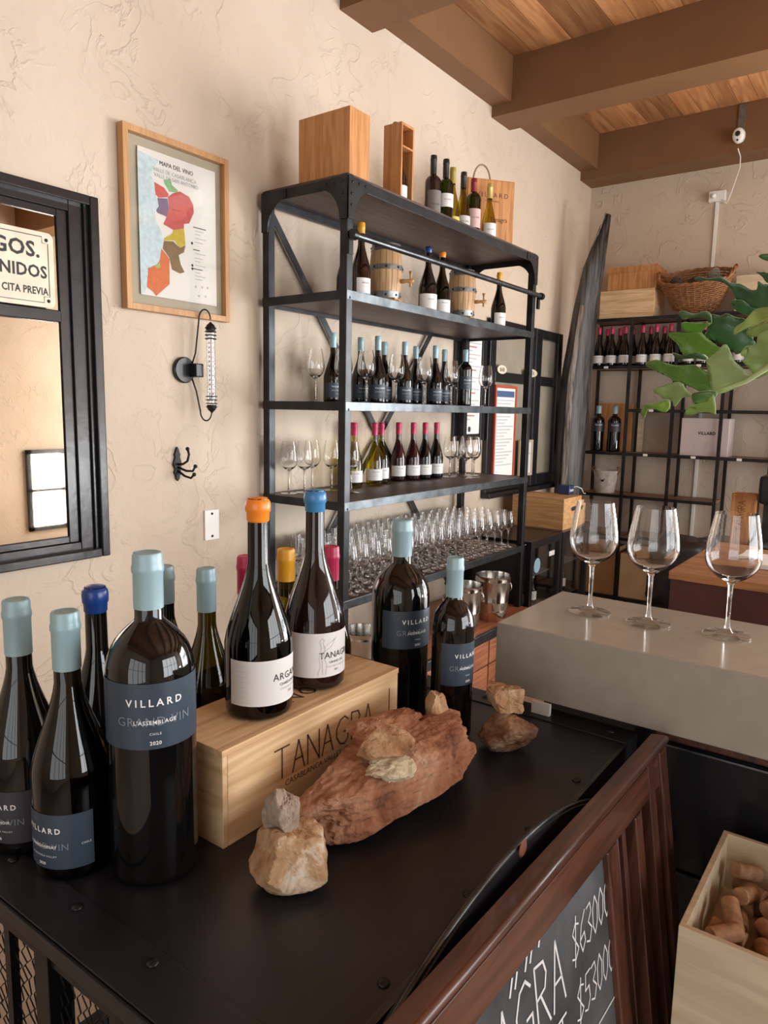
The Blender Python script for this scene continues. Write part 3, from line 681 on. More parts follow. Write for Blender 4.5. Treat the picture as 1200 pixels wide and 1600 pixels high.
rock('fist-sized tan and white rock on the table in front of the pine box', (q.x - .004, q.y + .004, TZ), (.094, .090, .080), R_(20), 62, MR_TANW,
     planes=[((.62, -.70, .22), .56), ((-.62, -.62, .30), .66), ((.25, .2, .95), .66), ((.95, .3, .1), .74), ((-.3, .3, .9), .70), ((-.95, .2, .1), .8)], nrand=2, rough=.075, soft=80)
rock('greyish speckled stone balanced on the tan and white rock', (q.x - .016, q.y - .006, TZ + .054), (.044, .040, .066), R_(50), 72, MR_GREY, planes=[((.6, -.7, .2), .6)], rough=.13, tilt=(0, .15))
q = PZ(795, 1176, TZ)
rock('round dark brown rock beside the bar slab', (q.x - .008, q.y + .006, TZ), (.094, .094, .072), R_(0), 83, MR_BROWN, nrand=12, rough=.10, soft=16)
rock('blocky orange-tan stone on top of the round dark brown rock', (q.x - .016, q.y + .010, TZ + .060), (.060, .058, .050), R_(30), 94, MR_TAN, planes=[((.3, -.9, .1), .6), ((.9, .2, 0), .65), ((0, 0, 1), .65)], nrand=6, rough=.12)

# ------------------------------------------------------------------ concrete bar slab and its dark body
SZ = 1.117
bar = thing('bar_counter', 'dark panelled bar counter topped by a thick polished concrete slab', 'bar counter', (2.6, 1.35, 0))
bx('concrete_slab', (1.639 - 2.6, 1.17 - 1.35, .990), (3.4 - 2.6, 1.475 - 1.35, SZ), M_CONCRETE, bar, .002)
bx('body', (1.70 - 2.6, 1.262 - 1.35, 0), (3.38 - 2.6, 1.46 - 1.35, .988), M_BLACKWOOD, bar)
bx('top_trim', (1.92 - 2.6, 1.225 - 1.35, .955), (3.38 - 2.6, 1.261 - 1.35, .985), M_MAHOG, bar, .003)
for k in range(4):
    bx('body_plank', (1.92 - 2.6, 1.247 - 1.35, .04 + k * .226), (3.38 - 2.6, 1.261 - 1.35, .04 + k * .226 + .221), M_BLACKWOOD, bar, .004)
a = PY(833, 1092, 1.166)
tag(bx('paper_card', (a.x, 1.160, .968), (a.x + .034, 1.1685, .989), M_PAPER), 'small white card tucked under the edge of the concrete slab', 'card')
for (px, py, w_) in ((921, 960, 0), (1012, 978, 0), (1135, 996, 0)):
    q = PZ(px, py - 3, SZ)
    lab = {921: 'clear stemmed glass at the concrete slab end before the mini fridge', 1012: 'clear stemmed glass standing between two others on the concrete slab', 1135: 'clear stemmed glass on the concrete slab in front of the maroon chest'}[px]
    glass(GM_HERO, 'wine_glass', (q.x, q.y, SZ + .0002), lab, 'stemmed glasses on the concrete slab', M_CRYSTAL)

# ------------------------------------------------------------------ chalkboard in an old moulded frame, leaning on the table
c0 = PZ(1022, 1166, 1.0); c1 = PZ(640, 1600, 1.0); U = (c1 - c0).normalized()
rq = ray(1056, 1600); tq = (c0 - CAM).dot(U) / rq.dot(U); V = (CAM + rq * tq - c0).normalized(); Nn = U.cross(V)
if Nn.dot(CAM - c0) < 0: Nn = -Nn
BL, BH = .98, 1.0 / abs(V.z) - .004
base = c0 + U * (BL / 2) + V * BH; base.z = 0
cb = thing('chalkboard', 'leaning chalkboard in a moulded mahogany frame with white prices', 'chalkboard', base)
def K(a, b, n=0.): return c0 + U * a + V * b + Nn * n - base
def slab(name, a0, a1, b0, b1, n0, n1, m, parent=cb, bevel=.0015):
    v = [K(a, b, n) for n in (n0, n1) for (a, b) in ((a0, b0), (a1, b0), (a1, b1), (a0, b1))]
    me = MB().add(v, [(0, 3, 2, 1), (4, 5, 6, 7), (0, 1, 5, 4), (1, 2, 6, 5), (2, 3, 7, 6), (3, 0, 4, 7)]).mesh(name, bevel=bevel)
    return part(name, me, m, parent)
slab('board', .15, BL, .05, BH - .05, -.0165, -.0085, M_CHALKB, bevel=0)
slab('top_rail', -.045, BL, -.002, .014, -.018, .004, M_MAHOG)
part('top_bead', MB().tube([K(-.045, .004, .003), K(BL, .004, .003)], .006, 10).mesh('top_bead', True), M_MAHOG, cb)
slab('top_rail', -.040, BL, .014, .020, -.018, -.004, M_MAHOG)
slab('top_rail', -.035, BL, .020, .066, -.018, .000, M_MAHOG)
for (a0, a1, n1) in ((-.045, -.012, .004), (-.012, .010, -.013), (.010, .036, .001), (.036, .062, -.0155), (.062, .076, -.004), (.076, .102, .001), (.102, .126, -.0155), (.126, .138, -.006), (.138, .172, -.0155), (.172, .208, .000)):
    slab('stile_moulding', a0, a1, .068 if a0 > .01 else .015, BH, -.018, n1, M_MAHOGZ, bevel=.002)
slab('bottom_rail', .208, BL, BH - .07, BH, -.018, .0, M_MAHOG)
def chalk(s, a, b, h, wd, gap, xs, slant=0.): scribe('chalk_writing', s, h, wd, lambda p, q_: K(a - p, b - q_, -.0078), M_CHALK, cb, gap, xs, slant)
chalk('TANAGRA', .632, .174, .076, .0034, .16, .70)
chalk('$63000', .322, .153, .046, .0022, .08, .86, .12)
chalk('$53000', .322, .228, .044, .0022, .08, .90, .12)
chalk('T', .372, .232, .040, .0030, .1, .8)
[chalk('I', a_, b_, h_, .0035, .1, 1.2, .5) for (a_, b_, h_) in ((.402, .081, .010), (.424, .086, .014), (.436, .088, .012), (.460, .092, .013), (.472, .094, .015))]
scribe('chalk_writing', 'I', .075, .0025, lambda p, q_: K(.262 - q_ + p * 0, .262 + p, -.0078), M_CHALK, cb)

# ------------------------------------------------------------------ box of corks on a stool
kz = .85
ka = PZ(1130, 1296, kz); kb = PZ(1062, 1446, kz)
kx0, ky0, ky1, kx1 = 2.044, kb.y, ka.y, 2.044 + .34
kbx = thing('cork_box', 'open pale plywood box holding loose wine corks', 'wooden box', ((kx0 + kx1) / 2, (ky0 + ky1) / 2, .52))
def LK(x, y, z): return (x - (kx0 + kx1) / 2, y - (ky0 + ky1) / 2, z - .52)
t = .0085
bx('side_panel', LK(kx0, ky0, .52), LK(kx1, ky0 + t, kz), M_PALE, kbx, .0008); bx('side_panel', LK(kx0, ky1 - t, .52), LK(kx1, ky1, kz), M_PALE, kbx, .0008)
bx('end_panel', LK(kx0, ky0 + t, .52), LK(kx0 + t, ky1 - t, kz), M_PALE, kbx, .0008); bx('end_panel', LK(kx1 - t, ky0 + t, .52), LK(kx1, ky1 - t, kz), M_PALE, kbx, .0008)
bx('bottom_panel', LK(kx0 + t, ky0 + t, .52), LK(kx1 - t, ky1 - t, .53), M_PALE, kbx)
bx('raised_floor', LK(kx0 + t, ky0 + t, .72), LK(kx1 - t, ky1 - t, .76), M_PALE, kbx)
st = thing('stool', 'low dark stool standing beneath the cork box', 'stool', (2.28, (ky0 + ky1) / 2, 0))
bx('seat', (-.10, -.12, .49), (.10, .12, .5195), M_BLACKWOOD, st, .003)
for (sx, sy) in ((-1, -1), (1, -1), (1, 1), (-1, 1)): bx('leg', (sx * .085 - .013, sy * .10 - .013, 0), (sx * .085 + .013, sy * .10 + .013, .489), M_BLACKWOOD, st)
ck = MB().lathe([(0, -.0225), (.0108, -.0225), (.0118, -.0215), (.0118, .0215), (.0108, .0225), (0, .0225)], 14, cap=False).mesh('wine_cork', True, angle=.6)
ck.materials.append(M_CORK)
cend = MB().lathe([(.0106, .0224), (.0106, .0229), (0, .0229)], 14, cap=False).mesh('stained_end')
rg = random.Random(5); placed = []
def cork(x, y, z, az, el, stain=False):
    o = thing('wine_cork', 'used natural wine cork lying in the pale box', 'cork', (x, y, z), 0, 'corks in the pale box') if stain else tag(part('wine_cork', ck, None, None, (x, y, z)), 'used natural wine cork lying in the pale box', 'cork', 'corks in the pale box')
    o.rotation_euler = (0, PI / 2 - el, az)
    if stain:
        part('cork_body', ck, None, o); part('stained_end', cend, M_STAIN, o)
for lay, (zl, sp) in enumerate(((.7725, .040), (.798, .043), (.822, .047))):
    nx = int((kx1 - kx0 - .05) / sp); ny = int((ky1 - ky0 - .05) / sp)
    for i in range(nx):
        for j in range(ny):
            if lay == 2 and rg.random() < .30: continue
            x = kx0 + .024 + (i + .5) * (kx1 - kx0 - .048) / nx + rg.uniform(-.006, .006); y = ky0 + .024 + (j + .5) * (ky1 - ky0 - .048) / ny + rg.uniform(-.006, .006)
            cork(x, y, zl + rg.uniform(-.002, .003), rg.uniform(0, 6.28), rg.uniform(-.12, .12) if lay < 2 else rg.uniform(-.38, .38), lay == 2 and rg.random() < .35)

# ------------------------------------------------------------------ rack contents
# level with pink capsules
def proto_bottle(gm, cm, labm, lab, lines, H=.298, rb=.0395, rn=.0138, zs=.11, zn=.215, shape='burg', wax=False, zc=.238, half=75):
    return dict(kind='s', H=H, rb=rb, rn=rn, zs=zs, zn=zn, gm=gm, cm=cm, zc=zc, lab=lab, labm=labm, lines=lines, n=22, shape=shape, wax=wax, half=half)
WL = [('VILLARD', .062, .0085, 1.3, M_INKB, 0, 0.), ('EXPRESION RESERVE', .050, .0035, 1.0, M_INKL, 0, 0.), ('PINOT NOIR', .042, .0045, 1.0, M_INKL, 0, 0.)]
NL = [('VILLARD', .066, .0095, 1.4, M_INKW, 0, .0002), ('GRAND VIN', .050, .0085, 1.1, M_INKL, 0, 0.), ('CHILE', .036, .0045, 1.1, M_INKL, 0, 0.)]
def row(proto, spots, label, group, off=20):
    first = None
    for (x, y, z) in spots:
        if first is None: first = bottle((x, y, z), off, label, group=group, **proto)
        else: dup(first, (x, y, z), face((x, y, z), off + random.uniform(-8, 8)), label, group)
    return first
row(proto_bottle(M_YELGLASS, M_CAPP, M_LABELW, (.024, .078), WL), [(.062, 2.700, Z4), (.130, 2.635, Z4), (.135, 2.785, Z4), (.105, 2.880, Z4)],
    'yellow-green bottle with pink capsule and white label on the rack above the small glasses', 'white wine bottles with pink capsules on the rack')
row(proto_bottle(mat('rose_dark_glass', (.030, .006, .008), .05, 0, .6), M_CAPP, M_LABELW, (.024, .078), WL), [(.085, 3.055, Z4), (.112, 3.150, Z4)],
    'dark ruby bottle with pink capsule beside the yellow-green bottles on the rack', 'ruby bottles with pink capsules on the rack')
row(proto_bottle(M_BLACKGLASS, M_CAPP, M_LABELW, (.024, .078), WL), [(.130, 3.235, Z4), (.135, 3.340, Z4)],
    'black bottle with pink capsule beside the ruby bottles on the rack', 'black bottles with pink capsules on the rack')
for (x, y) in ((.105, 2.225), (.125, 2.300), (.075, 2.405), (.150, 2.450), (.27, 2.44)):
    glass(GM_BIG, 'wine_glass', (x, y, Z4), 'empty clear wine glass beside the yellow-green bottles on the rack', 'glasses beside the yellow-green bottles', M_CRYSTAL)
for (x, y) in ((.17, 3.43), (.28, 3.415), (.165, 3.53), (.275, 3.515), (.21, 3.61)):
    glass(GM_BIG, 'wine_glass', (x, y, Z4), 'empty clear wine glass beside the black pink-capsuled bottles on the rack', 'glasses beside the black bottles', M_CRYSTAL)
# level with grey-green capsules
sp = []
for (px, py) in ((521, 520), (564, 527), (591, 525), (601, 534), (633, 534), (650, 541), (681, 540), (695, 546)):
    q = PZ(px, py, Z3 + .302); xx = min(max(q.x, .09), .40); q = PX(px, py, xx); sp.append((xx, q.y, Z3))
row(proto_bottle(M_DKOLIVE, M_CAPG, M_NAVY, (.022, .085), NL, H=.302, rb=.0425), sp[:1], 'olive bottle with grey-green capsule next to the lone glass on the rack', None, 25)
row(proto_bottle(M_BLACKGLASS, M_CAPG, M_NAVY, (.022, .085), NL, H=.302, rb=.0415), sp[1:], 'black slope-shouldered bottle with grey-green capsule among wine glasses on the rack', 'grey-capsuled bottles on the rack', 25)
q = PX(728, 544, .23)
bottle((.23, q.y, Z3), 30, 'black square-shouldered bottle with grey-green capsule near the rack\'s far post', group=None, **proto_bottle(M_BLACKGLASS, M_CAPG, M_NAVY, (.09, .16), [(s, z + .07, a, b, c, d_, e) for (s, z, a, b, c, d_, e) in NL], H=.302, rb=.0375, zs=.19, zn=.232, shape='bord'))
for (px, py, xx) in ((493, 543, .16), (537, 548, .27), (573, 548, .33), (620, 553, .31), (664, 557, .33), (706, 562, .33), (716, 566, .10), (760, 568, .30)):
    q = PX(px, py, xx)
    glass(GM_BIG, 'wine_glass', (xx, q.y, Z3), 'empty clear wine glass among the grey-capsuled bottles on the rack', 'glasses among the grey-capsuled bottles', M_CRYSTAL)
# crowded small glasses
for i in range(6):
    for j in range(19):
        x = .072 + i * .070 + random.uniform(-.003, .003); y = 2.225 + j * .0835 + (i % 2) * .03 + random.uniform(-.004, .004)
        if y > 3.735 or (i in (0, 5) and (y < 2.24 or y > 3.70)): continue
        glass(GM_SMALL, 'tasting_glass', (x, y, Z5), 'small empty tasting glass crowded on the lowest open rack shelf', 'tasting glasses crowded on the rack', M_CRYSTAL)
# level with kegs
YL = [('ARGANA', .058, .0085, 1.1, M_INKB, 8, 0.), ('CASABLANCA', .046, .004, 1.0, M_INKL, 8, 0.)]
def lvl2(px, py, H, xx): q = PX(px, py, xx); return (xx, q.y, Z2)
bottle(lvl2(541, 345, .3, .20), 100, 'dark bottle with yellow capsule half hidden behind the rack post', group=None, **proto_bottle(M_BROWNGLASS, M_CAPY, M_LABELW, (.02, .08), [], zc=.255))
bottle(lvl2(565, 349, .3, .36), 25, 'dark bottle with yellow capsule in front of the small keg by the rack post', group=None, **proto_bottle(M_BROWNGLASS, M_CAPY, M_LABELW, (.02, .08), YL, zc=.255, half=50))
bottle(lvl2(670, 387, .3, .36), 20, 'dark bottle sealed with royal blue wax between the two kegs', group=None, **proto_bottle(M_BLACKGLASS, M_CAPN, M_LABELW, (.015, .085), YL, zc=.27, wax=True, rb=.043))
bottle(lvl2(692, 393, .3, .36), 20, 'dark olive bottle sealed with orange wax between the two kegs', group=None, **proto_bottle(M_DKOLIVE, M_CAPO, M_LABELW, (.015, .075), YL, zc=.27, wax=True, rb=.041))
bottle(lvl2(781, 426, .3, .35), 25, 'black bottle with yellow capsule alone beside the keg at the rack\'s far end', group=None, **proto_bottle(M_BLACKGLASS, M_CAPY, M_LABELW, (.02, .085), YL, zc=.255, half=55))
def keg(c, az, label):
    k = thing('keg', label, 'keg', (c[0], c[1], Z2), az, 'small oak kegs on the rack')
    z0 = .048; H = .235
    def rr(z): t = (z - z0) / H * 2 - 1; return .073 - .012 * t * t
    nst = 16
    for s in range(nst):
        a0, a1 = 2 * PI * s / nst + .012, 2 * PI * (s + 1) / nst - .012; v = []; fs = []
        for i in range(7):
            z = z0 + H * i / 6; q = rr(z)
            for (a, rd) in ((a0, q), ((a0 + a1) / 2, q), (a1, q), (a1, q - .012), (a0, q - .012)): v.append((rd * math.cos(a), rd * math.sin(a), z))
        for i in range(6):
            for j in range(5): fs.append((i * 5 + j, i * 5 + (j + 1) % 5, i * 5 + 5 + (j + 1) % 5, i * 5 + 5 + j))
        fs += [(4, 3, 2, 1, 0), (30, 31, 32, 33, 34)]
        part('stave', MB().add(v, fs).mesh('stave'), M_BARREL, k)
    part('head', MB().lathe([(.058, z0 + H - .014), (.058, z0 + H - .008), (0, z0 + H - .008)], 24).mesh('head'), M_BARREL, k)
    part('head', MB().lathe([(.058, z0 + .008), (.058, z0 + .014), (0, z0 + .014)], 24).mesh('head'), M_BARREL, k)
    for (za, zb) in ((.0, .030), (.205, .235), (.122, .144)):
        h = part('hoop', MB().lathe([(rr(z0 + za) + .0005, z0 + za), (rr(z0 + za) + .0025, z0 + za), (rr(z0 + zb) + .0025, z0 + zb), (rr(z0 + zb) + .0005, z0 + zb)], 32, cap=False).mesh('hoop', True, angle=.6), M_ZINC, k)
        for s in range(8):
            a = 2 * PI * (s + .5) / 8; zz = z0 + (za + zb) / 2
            part('rivet', rv, M_STEEL, h, ((rr(zz) + .0022) * math.cos(a), (rr(zz) + .0022) * math.sin(a), zz), (0, PI / 2, a))
    sg = part('spigot', MB().tube([(.07, 0, .125), (.085, 0, .125), (.095, 0, .125), (.132, 0, .125)], [.009, .010, .0075, .0095], 10).mesh('spigot', True), M_HONEY, k)
    part('spigot_key', MB().tube([(.118, 0, .100), (.118, 0, .112), (.118, 0, .150), (.118, 0, .166)], [.006, .005, .005, .009], 10).mesh('spigot_key', True), M_HONEY, sg)
    for yy in (-.052, .052): bx('cradle_runner', (-.075, yy - .009, 0), (.085, yy + .009, .036), M_HONEY, k)
    for xx in (-.070, .075): bx('cradle_bar', (xx - .009, -.043, .008), (xx + .009, .043, .036), M_HONEY, k)
    bx('cradle_plate', (-.06, -.06, .036), (.066, .06, .0479), M_HONEY, k)
q = PX(603, 420, .25); keg((.25, q.y), R_(15), 'small oak keg with zinc hoops behind the yellow-capsuled bottle')
q = PX(722, 450, .24); keg((.24, q.y), R_(15), 'small oak keg with zinc hoops beside the orange-waxed bottle')
q = PX(773, 480, .22); tag(bx('black_tin', (.19, q.y - .02, Z2), (.23, q.y + .03, Z2 + .09), M_BLACKP, bevel=.003), 'small black tin behind the lone yellow-capsuled bottle', 'tin')

# top of the rack
def pbox(name, label, x0, x1, y0, y1, z0, z1, m, cat='wooden box', t=.012, open_front=False):
    o = thing(name, label, cat, ((x0 + x1) / 2, (y0 + y1) / 2, z0)); X, Y = (x1 - x0) / 2, (y1 - y0) / 2; H = z1 - z0
    bx('end_panel', (-X, -Y, 0), (X, -Y + t, H - t), m, o, .001); bx('end_panel', (-X, Y - t, 0), (X, Y, H - t), m, o, .001)
    bx('back_panel', (-X, -Y + t, 0), (-X + t, Y - t, H - t), m, o, .001)
    if not open_front: bx('front_panel', (X - t, -Y + t, 0), (X, Y - t, H - t), m, o, .001)
    bx('lid', (-X, -Y, H - t), (X, Y, H), m, o, .001); bx('bottom_panel', (-X + t, -Y + t, 0), (X - t if not open_front else X, Y - t, t), m, o)
    return o
a = PX(547, 164, .435); b = PY(467, 170, a.y); c = PX(578, 190, .435)
pbox('wine_crate', 'large orange pine crate standing on end on top of the rack', max(b.x, .05), .435, a.y, c.y, Z1, a.z, M_PINE_Z)
a = PX(628, 189, .40); b = PY(600, 197, a.y); c = PX(648, 197, .40)
ob = pbox('bottle_case', 'narrow upright wooden case open at the front with a bottle inside', max(b.x, .2), .40, a.y, c.y, Z1, a.z, M_PINE_Z, t=.010, open_front=True)
bx('shelf_divider', (-(.40 - max(b.x, .2)) / 2 + .0105, -(c.y - a.y) / 2 + .0105, .225), ((.40 - max(b.x, .2)) / 2, (c.y - a.y) / 2 - .0105, .232), M_PINE_Z, ob)
yy = (a.y + c.y) / 2; xm = (.40 + max(b.x, .2)) / 2
part('rope_handle', MB().tube([(-.01 + .0 * s, .03 * math.cos(PI * s / 8), a.z - Z1 + .018 * math.sin(PI * s / 8)) for s in range(9)], .004, 6).mesh('rope_handle', True), M_WICKER, ob)
bottle((xm + .005, yy, Z1 + .011), 10, 'dark bottle standing inside the narrow upright wooden case', group=None, **proto_bottle(M_BROWNGLASS, M_CAPK, M_LABELW, (.02, .07), [], H=.205, rb=.034, zs=.09, zn=.15, zc=.17))
zt2 = Z1 + .345
pa, pb_, pc = PZ(729, 276, zt2), PZ(804.5, 284.5, zt2), PZ(712, 280, zt2)
ang = math.atan2(pb_.y - pa.y, pb_.x - pa.x); wl = (pb_ - pa).length
vb = thing('gift_box', 'flat honey-coloured wooden gift box with rope handle and branded name behind the loose bottles', 'wooden box', ((pa.x + pb_.x) / 2, (pa.y + pb_.y) / 2, Z1), ang)
bx('body', (-wl / 2, 0, 0), (wl / 2, .085, zt2 - Z1), M_PINE_Z, vb, .0015); bx('sliding_lid', (-wl / 2 + .008, -.004, .004), (wl / 2 - .008, -.0002, zt2 - Z1 - .006), M_PINE_Z, vb, .0008)
write('branded_text', 'VILLARD', .034, flat((.01, -.0046, .255), (1, 0, 0), (0, 0, 1)), M_ENGRAVE, vb, 1.5)
write('branded_text', 'FINE WINES', .012, flat((.01, -.0046, .232), (1, 0, 0), (0, 0, 1)), M_ENGRAVE, vb, 1.3)
write('branded_text', 'Tanagra', .034, flat((.05, -.0046, .135), (1, 0, 0), (0, 0, 1)), M_ENGRAVE, vb, .9)
part('rope_handle', MB().tube([(-.035 + .048 * math.cos(PI * s / 12), .04, zt2 - Z1 - .004 + .085 * math.sin(PI * s / 12)) for s in range(13)], .0045, 8).mesh('rope_handle', True), mat('rope', (.30, .23, .13), .8), vb)
TB = [(678, 243, 'black Bordeaux bottle with black capsule and smoky label on top of the rack', M_BROWNGLASS, M_CAPK, mat('smoky_label', (.16, .14, .13), .5), 'bord', (.02, .15), .31),
      (697.5, 249, 'green bottle with black capsule and white label on top of the rack', M_GREENGLASS, M_CAPK, M_LABELW, 'bord', (.09, .15), .31),
      (708, 262, 'yellow-green slender bottle with gold capsule and yellow label on top of the rack', M_YELGLASS, mat('olive_gold_capsule', (.33, .25, .04), .4), mat('yellow_label', (.62, .50, .08), .5), 'burg', (.02, .07), .30),
      (725, 269, 'yellow-green slender bottle with black banded neck and pale label on top of the rack', M_YELGLASS, M_CAPK, mat('pale_label', (.55, .52, .50), .5), 'burg', (.03, .09), .30),
      (741, 279, 'dark green bottle with crimson capsule and pinkish label on top of the rack', M_GREENGLASS, mat('crimson_capsule', (.22, .012, .02), .4), mat('pink_label', (.56, .40, .38), .5), 'bord', (.05, .14), .29),
      (766, 287, 'yellow bottle with gold capsule and grey and white label in front of the gift box', M_YELGLASS, M_CAPGOLD, M_LABELW, 'burg', (.03, .10), .30)]
for (px, py, lb, gm, cm, lm, shp, lab, H) in TB:
    q = PZ(px, py, Z1 + H)
    bottle((q.x, q.y, Z1), 22, lb, 't', H, .0375, .0140, .185 if shp == 'bord' else .10, .225 if shp == 'bord' else .21, gm, cm, .225, lab=lab, labm=lm, half=62,
           lines=[('VILLARD', (lab[0] + lab[1]) / 2, .010, 1.2, M_INKB, 0, 0.)], n=24, shape=shp)

# ice buckets on the rack's base chest
def bucket(px, py, label, H=.245, rt=.096, rbm=.080):
    q = PZ(px, py, Z6); b = thing('ice_bucket', label, 'ice bucket', (q.x, q.y, Z6), 1., 'steel ice buckets under the rack')
    pr = [(0, .002), (rbm - .004, 0), (rbm, .004)]
    def rr(z): return rbm + (rt - rbm) * z / H
    for z in (.05, .055, .060, .065, .10, .105, .110): pr.append((rr(z) + (.0016 if int(round(z * 1000)) % 10 == 5 else 0), z))
    pr += [(rr(H - .035), H - .035), (rr(H - .028) + .003, H - .03), (rr(H) + .001, H - .022), (rt, H - .004), (rt + .003, H), (rt - .002, H), (rt - .003, H - .01), (rbm - .004, .008), (0, .008)]
    part('pail', MB().lathe(pr, 36, cap=False).mesh('pail', True, angle=.8), M_CHROME, b)
    for a in (0, PI):
        e = part('ear', MB().lathe([(.016, 0), (.014, .006), (0, .007)], 14).mesh('ear', True), M_CHROME, b, ((rt - .003) * math.cos(a), (rt - .003) * math.sin(a), H - .05), (0, PI / 2 if a == 0 else -PI / 2, 0))
        part('ring_handle', MB().tube([((rt + .007) * math.cos(a), .024 * math.cos(2 * PI * s / 20), H - .072 + .024 * math.sin(2 * PI * s / 20)) for s in range(20)], .003, 6, True).mesh('ring_handle', True), M_CHROME, b)
    return b
bucket(768, 966, 'polished steel ice bucket under the rack beside its far post'); bucket(722, 985, 'polished steel ice bucket behind the square-shouldered bottle'); bucket(566, 1075, 'ribbed steel ice bucket seen past the end of the pine box', .245, .085, .074)

# ------------------------------------------------------------------ left wall: black framed mirror with enamel sign
mf = thing('framed_mirror', 'large black moulded window-frame mirror on the plaster wall', 'mirror', (0, 0, 0))
MY0, MY1, MZ0, MZ1 = .35, 1.408, .993, 2.155
bx('frame_moulding', (.002, MY1 - .030, MZ0), (.052, MY1, MZ1), M_BLACKWOOD, mf, .004); bx('frame_moulding', (.002, MY0, MZ0), (.052, MY0 + .030, MZ1), M_BLACKWOOD, mf, .004)
bx('frame_moulding', (.002, MY0 + .03, MZ1 - .030), (.052, MY1 - .03, MZ1), M_BLACKWOOD, mf, .004); bx('frame_moulding', (.002, MY0 + .03, MZ0), (.052, MY1 - .03, MZ0 + .030), M_BLACKWOOD, mf, .004)
for (o_, w_, n_) in ((.030, .014, .036), (.044, .046, .026), (.090, .035, .016)):
    ya, yb = MY0 + o_, MY1 - o_; za, zb = MZ0 + o_ * .62, MZ1 - o_ * .62; h_ = w_ * .62
    bx('frame_step', (.002, yb - w_, za), (n_, yb, zb), M_BLACKWOOD, mf, .002); bx('frame_step', (.002, ya, za), (n_, ya + w_, zb), M_BLACKWOOD, mf, .002)
    bx('frame_step', (.002, ya + w_, zb - h_), (n_, yb - w_, zb), M_BLACKWOOD, mf, .002); bx('frame_step', (.002, ya + w_, za), (n_, yb - w_, za + h_), M_BLACKWOOD, mf, .002)
bx('glazing_bar', (.002, MY0 + .125, 1.755), (.024, MY1 - .125, 1.792), M_BLACKWOOD, mf, .003)
bx('glazing_bar', (.002, .86, MZ0 + .08), (.024, .90, MZ1 - .08), M_BLACKWOOD, mf, .003)
for (ya, yb, za, zb) in ((MY0 + .126, .859, 1.793, MZ1 - .078), (.901, MY1 - .126, 1.793, MZ1 - .078), (MY0 + .126, .859, MZ0 + .078, 1.754), (.901, MY1 - .126, MZ0 + .078, 1.754)):
    p = bx('mirror_pane', (.003, ya, za), (.009, yb, zb), M_MIRROR, mf, .0)
sg = thing('enamel_sign', 'cream enamel sign with black lettering hung in the black mirror frame', 'sign', (.030, .935, 1.794))
sy0, sy1, sh = -.30, .325, .222
def rr_outline(y0, y1, z0, z1, r_):
    pts = []
    for (cy_, cz_, a0) in ((y1 - r_, z1 - r_, 0), (y0 + r_, z1 - r_, 90), (y0 + r_, z0 + r_, 180), (y1 - r_, z0 + r_, 270)):
        for k in range(5): a = R_(a0 + 22.5 * k); pts.append((0, cy_ + r_ * math.cos(a), cz_ + r_ * math.sin(a)))
    return pts
part('plate', MB().prism(rr_outline(sy0, sy1, 0, sh, .018), (.002, 0, 0)).mesh('plate'), M_SIGN, sg)
bo = []
y0, y1, z0, z1, c_ = sy0 + .018, sy1 - .018, .014, sh - .014, .018
ol = [(y0 + c_, z0), (y1 - c_, z0), (y1 - c_, z0 + c_), (y1, z0 + c_), (y1, z1 - c_), (y1 - c_, z1 - c_), (y1 - c_, z1), (y0 + c_, z1), (y0 + c_, z1 - c_), (y0, z1 - c_), (y0, z0 + c_), (y0 + c_, z0 + c_)]
part('printed_border', MB().tube([(.0022, a, b) for a, b in ol], .0012, 4, True).mesh('printed_border'), M_INKB, sg)
fs_ = lambda y, z: flat((.0026, y, z), (0, 1, 0), (0, 0, 1))
write('sign_text', 'AMIGOS.', .062, fs_(.280, .146), M_INKB, sg, 1.05, 1.0, .0016, True)
write('sign_text', 'BIENVENIDOS', .050, fs_(.301, .087), M_INKB, sg, 1.05, .92, .0013, True)
write('sign_text', 'SOLO CON CITA PREVIA', .030, fs_(.303, .037), M_INKB, sg, 1.05, .80, .0007, True)
for (y, z) in ((sy1 - .022, sh - .022), (sy1 - .022, .020)): part('screw', rv, M_STEEL, sg, (.002, y, z), (0, PI / 2, 0))

# framed wine map
pic = thing('framed_map', 'oak framed wine map poster floating between glass on the wall', 'picture', (0, 0, 0))
py0, py1, pz0, pz1 = 1.515, 1.972, 1.828, 2.425
fw = .021
bx('frame_bar', (.004, py0, pz0), (.034, py0 + fw, pz1), M_OAKF, pic, .001); bx('frame_bar', (.004, py1 - fw, pz0), (.034, py1, pz1), M_OAKF, pic, .001)
bx('frame_bar', (.004, py0 + fw, pz1 - fw), (.034, py1 - fw, pz1), M_OAKF, pic, .001); bx('frame_bar', (.004, py0 + fw, pz0), (.034, py1 - fw, pz0 + fw), M_OAKF, pic, .001)
bx('back_board', (.004, py0 + fw, pz0 + fw), (.007, py1 - fw, pz1 - fw), mat('grey_backing', (.40, .36, .28), .6), pic)
m0, m1, mz0, mz1 = 1.585, 1.922, 1.884, 2.372
poster = bx('map_poster', (.0125, m0, mz0), (.0135, m1, mz1), M_PAPER, pic)
bx('glazing', (.020, py0 + fw, pz0 + fw), (.022, py1 - fw, pz1 - fw), M_PANE, pic)
def mp_(X, Y): q = PX(180 + X / 4.85, 180 + Y / 4.85, .0138); return q
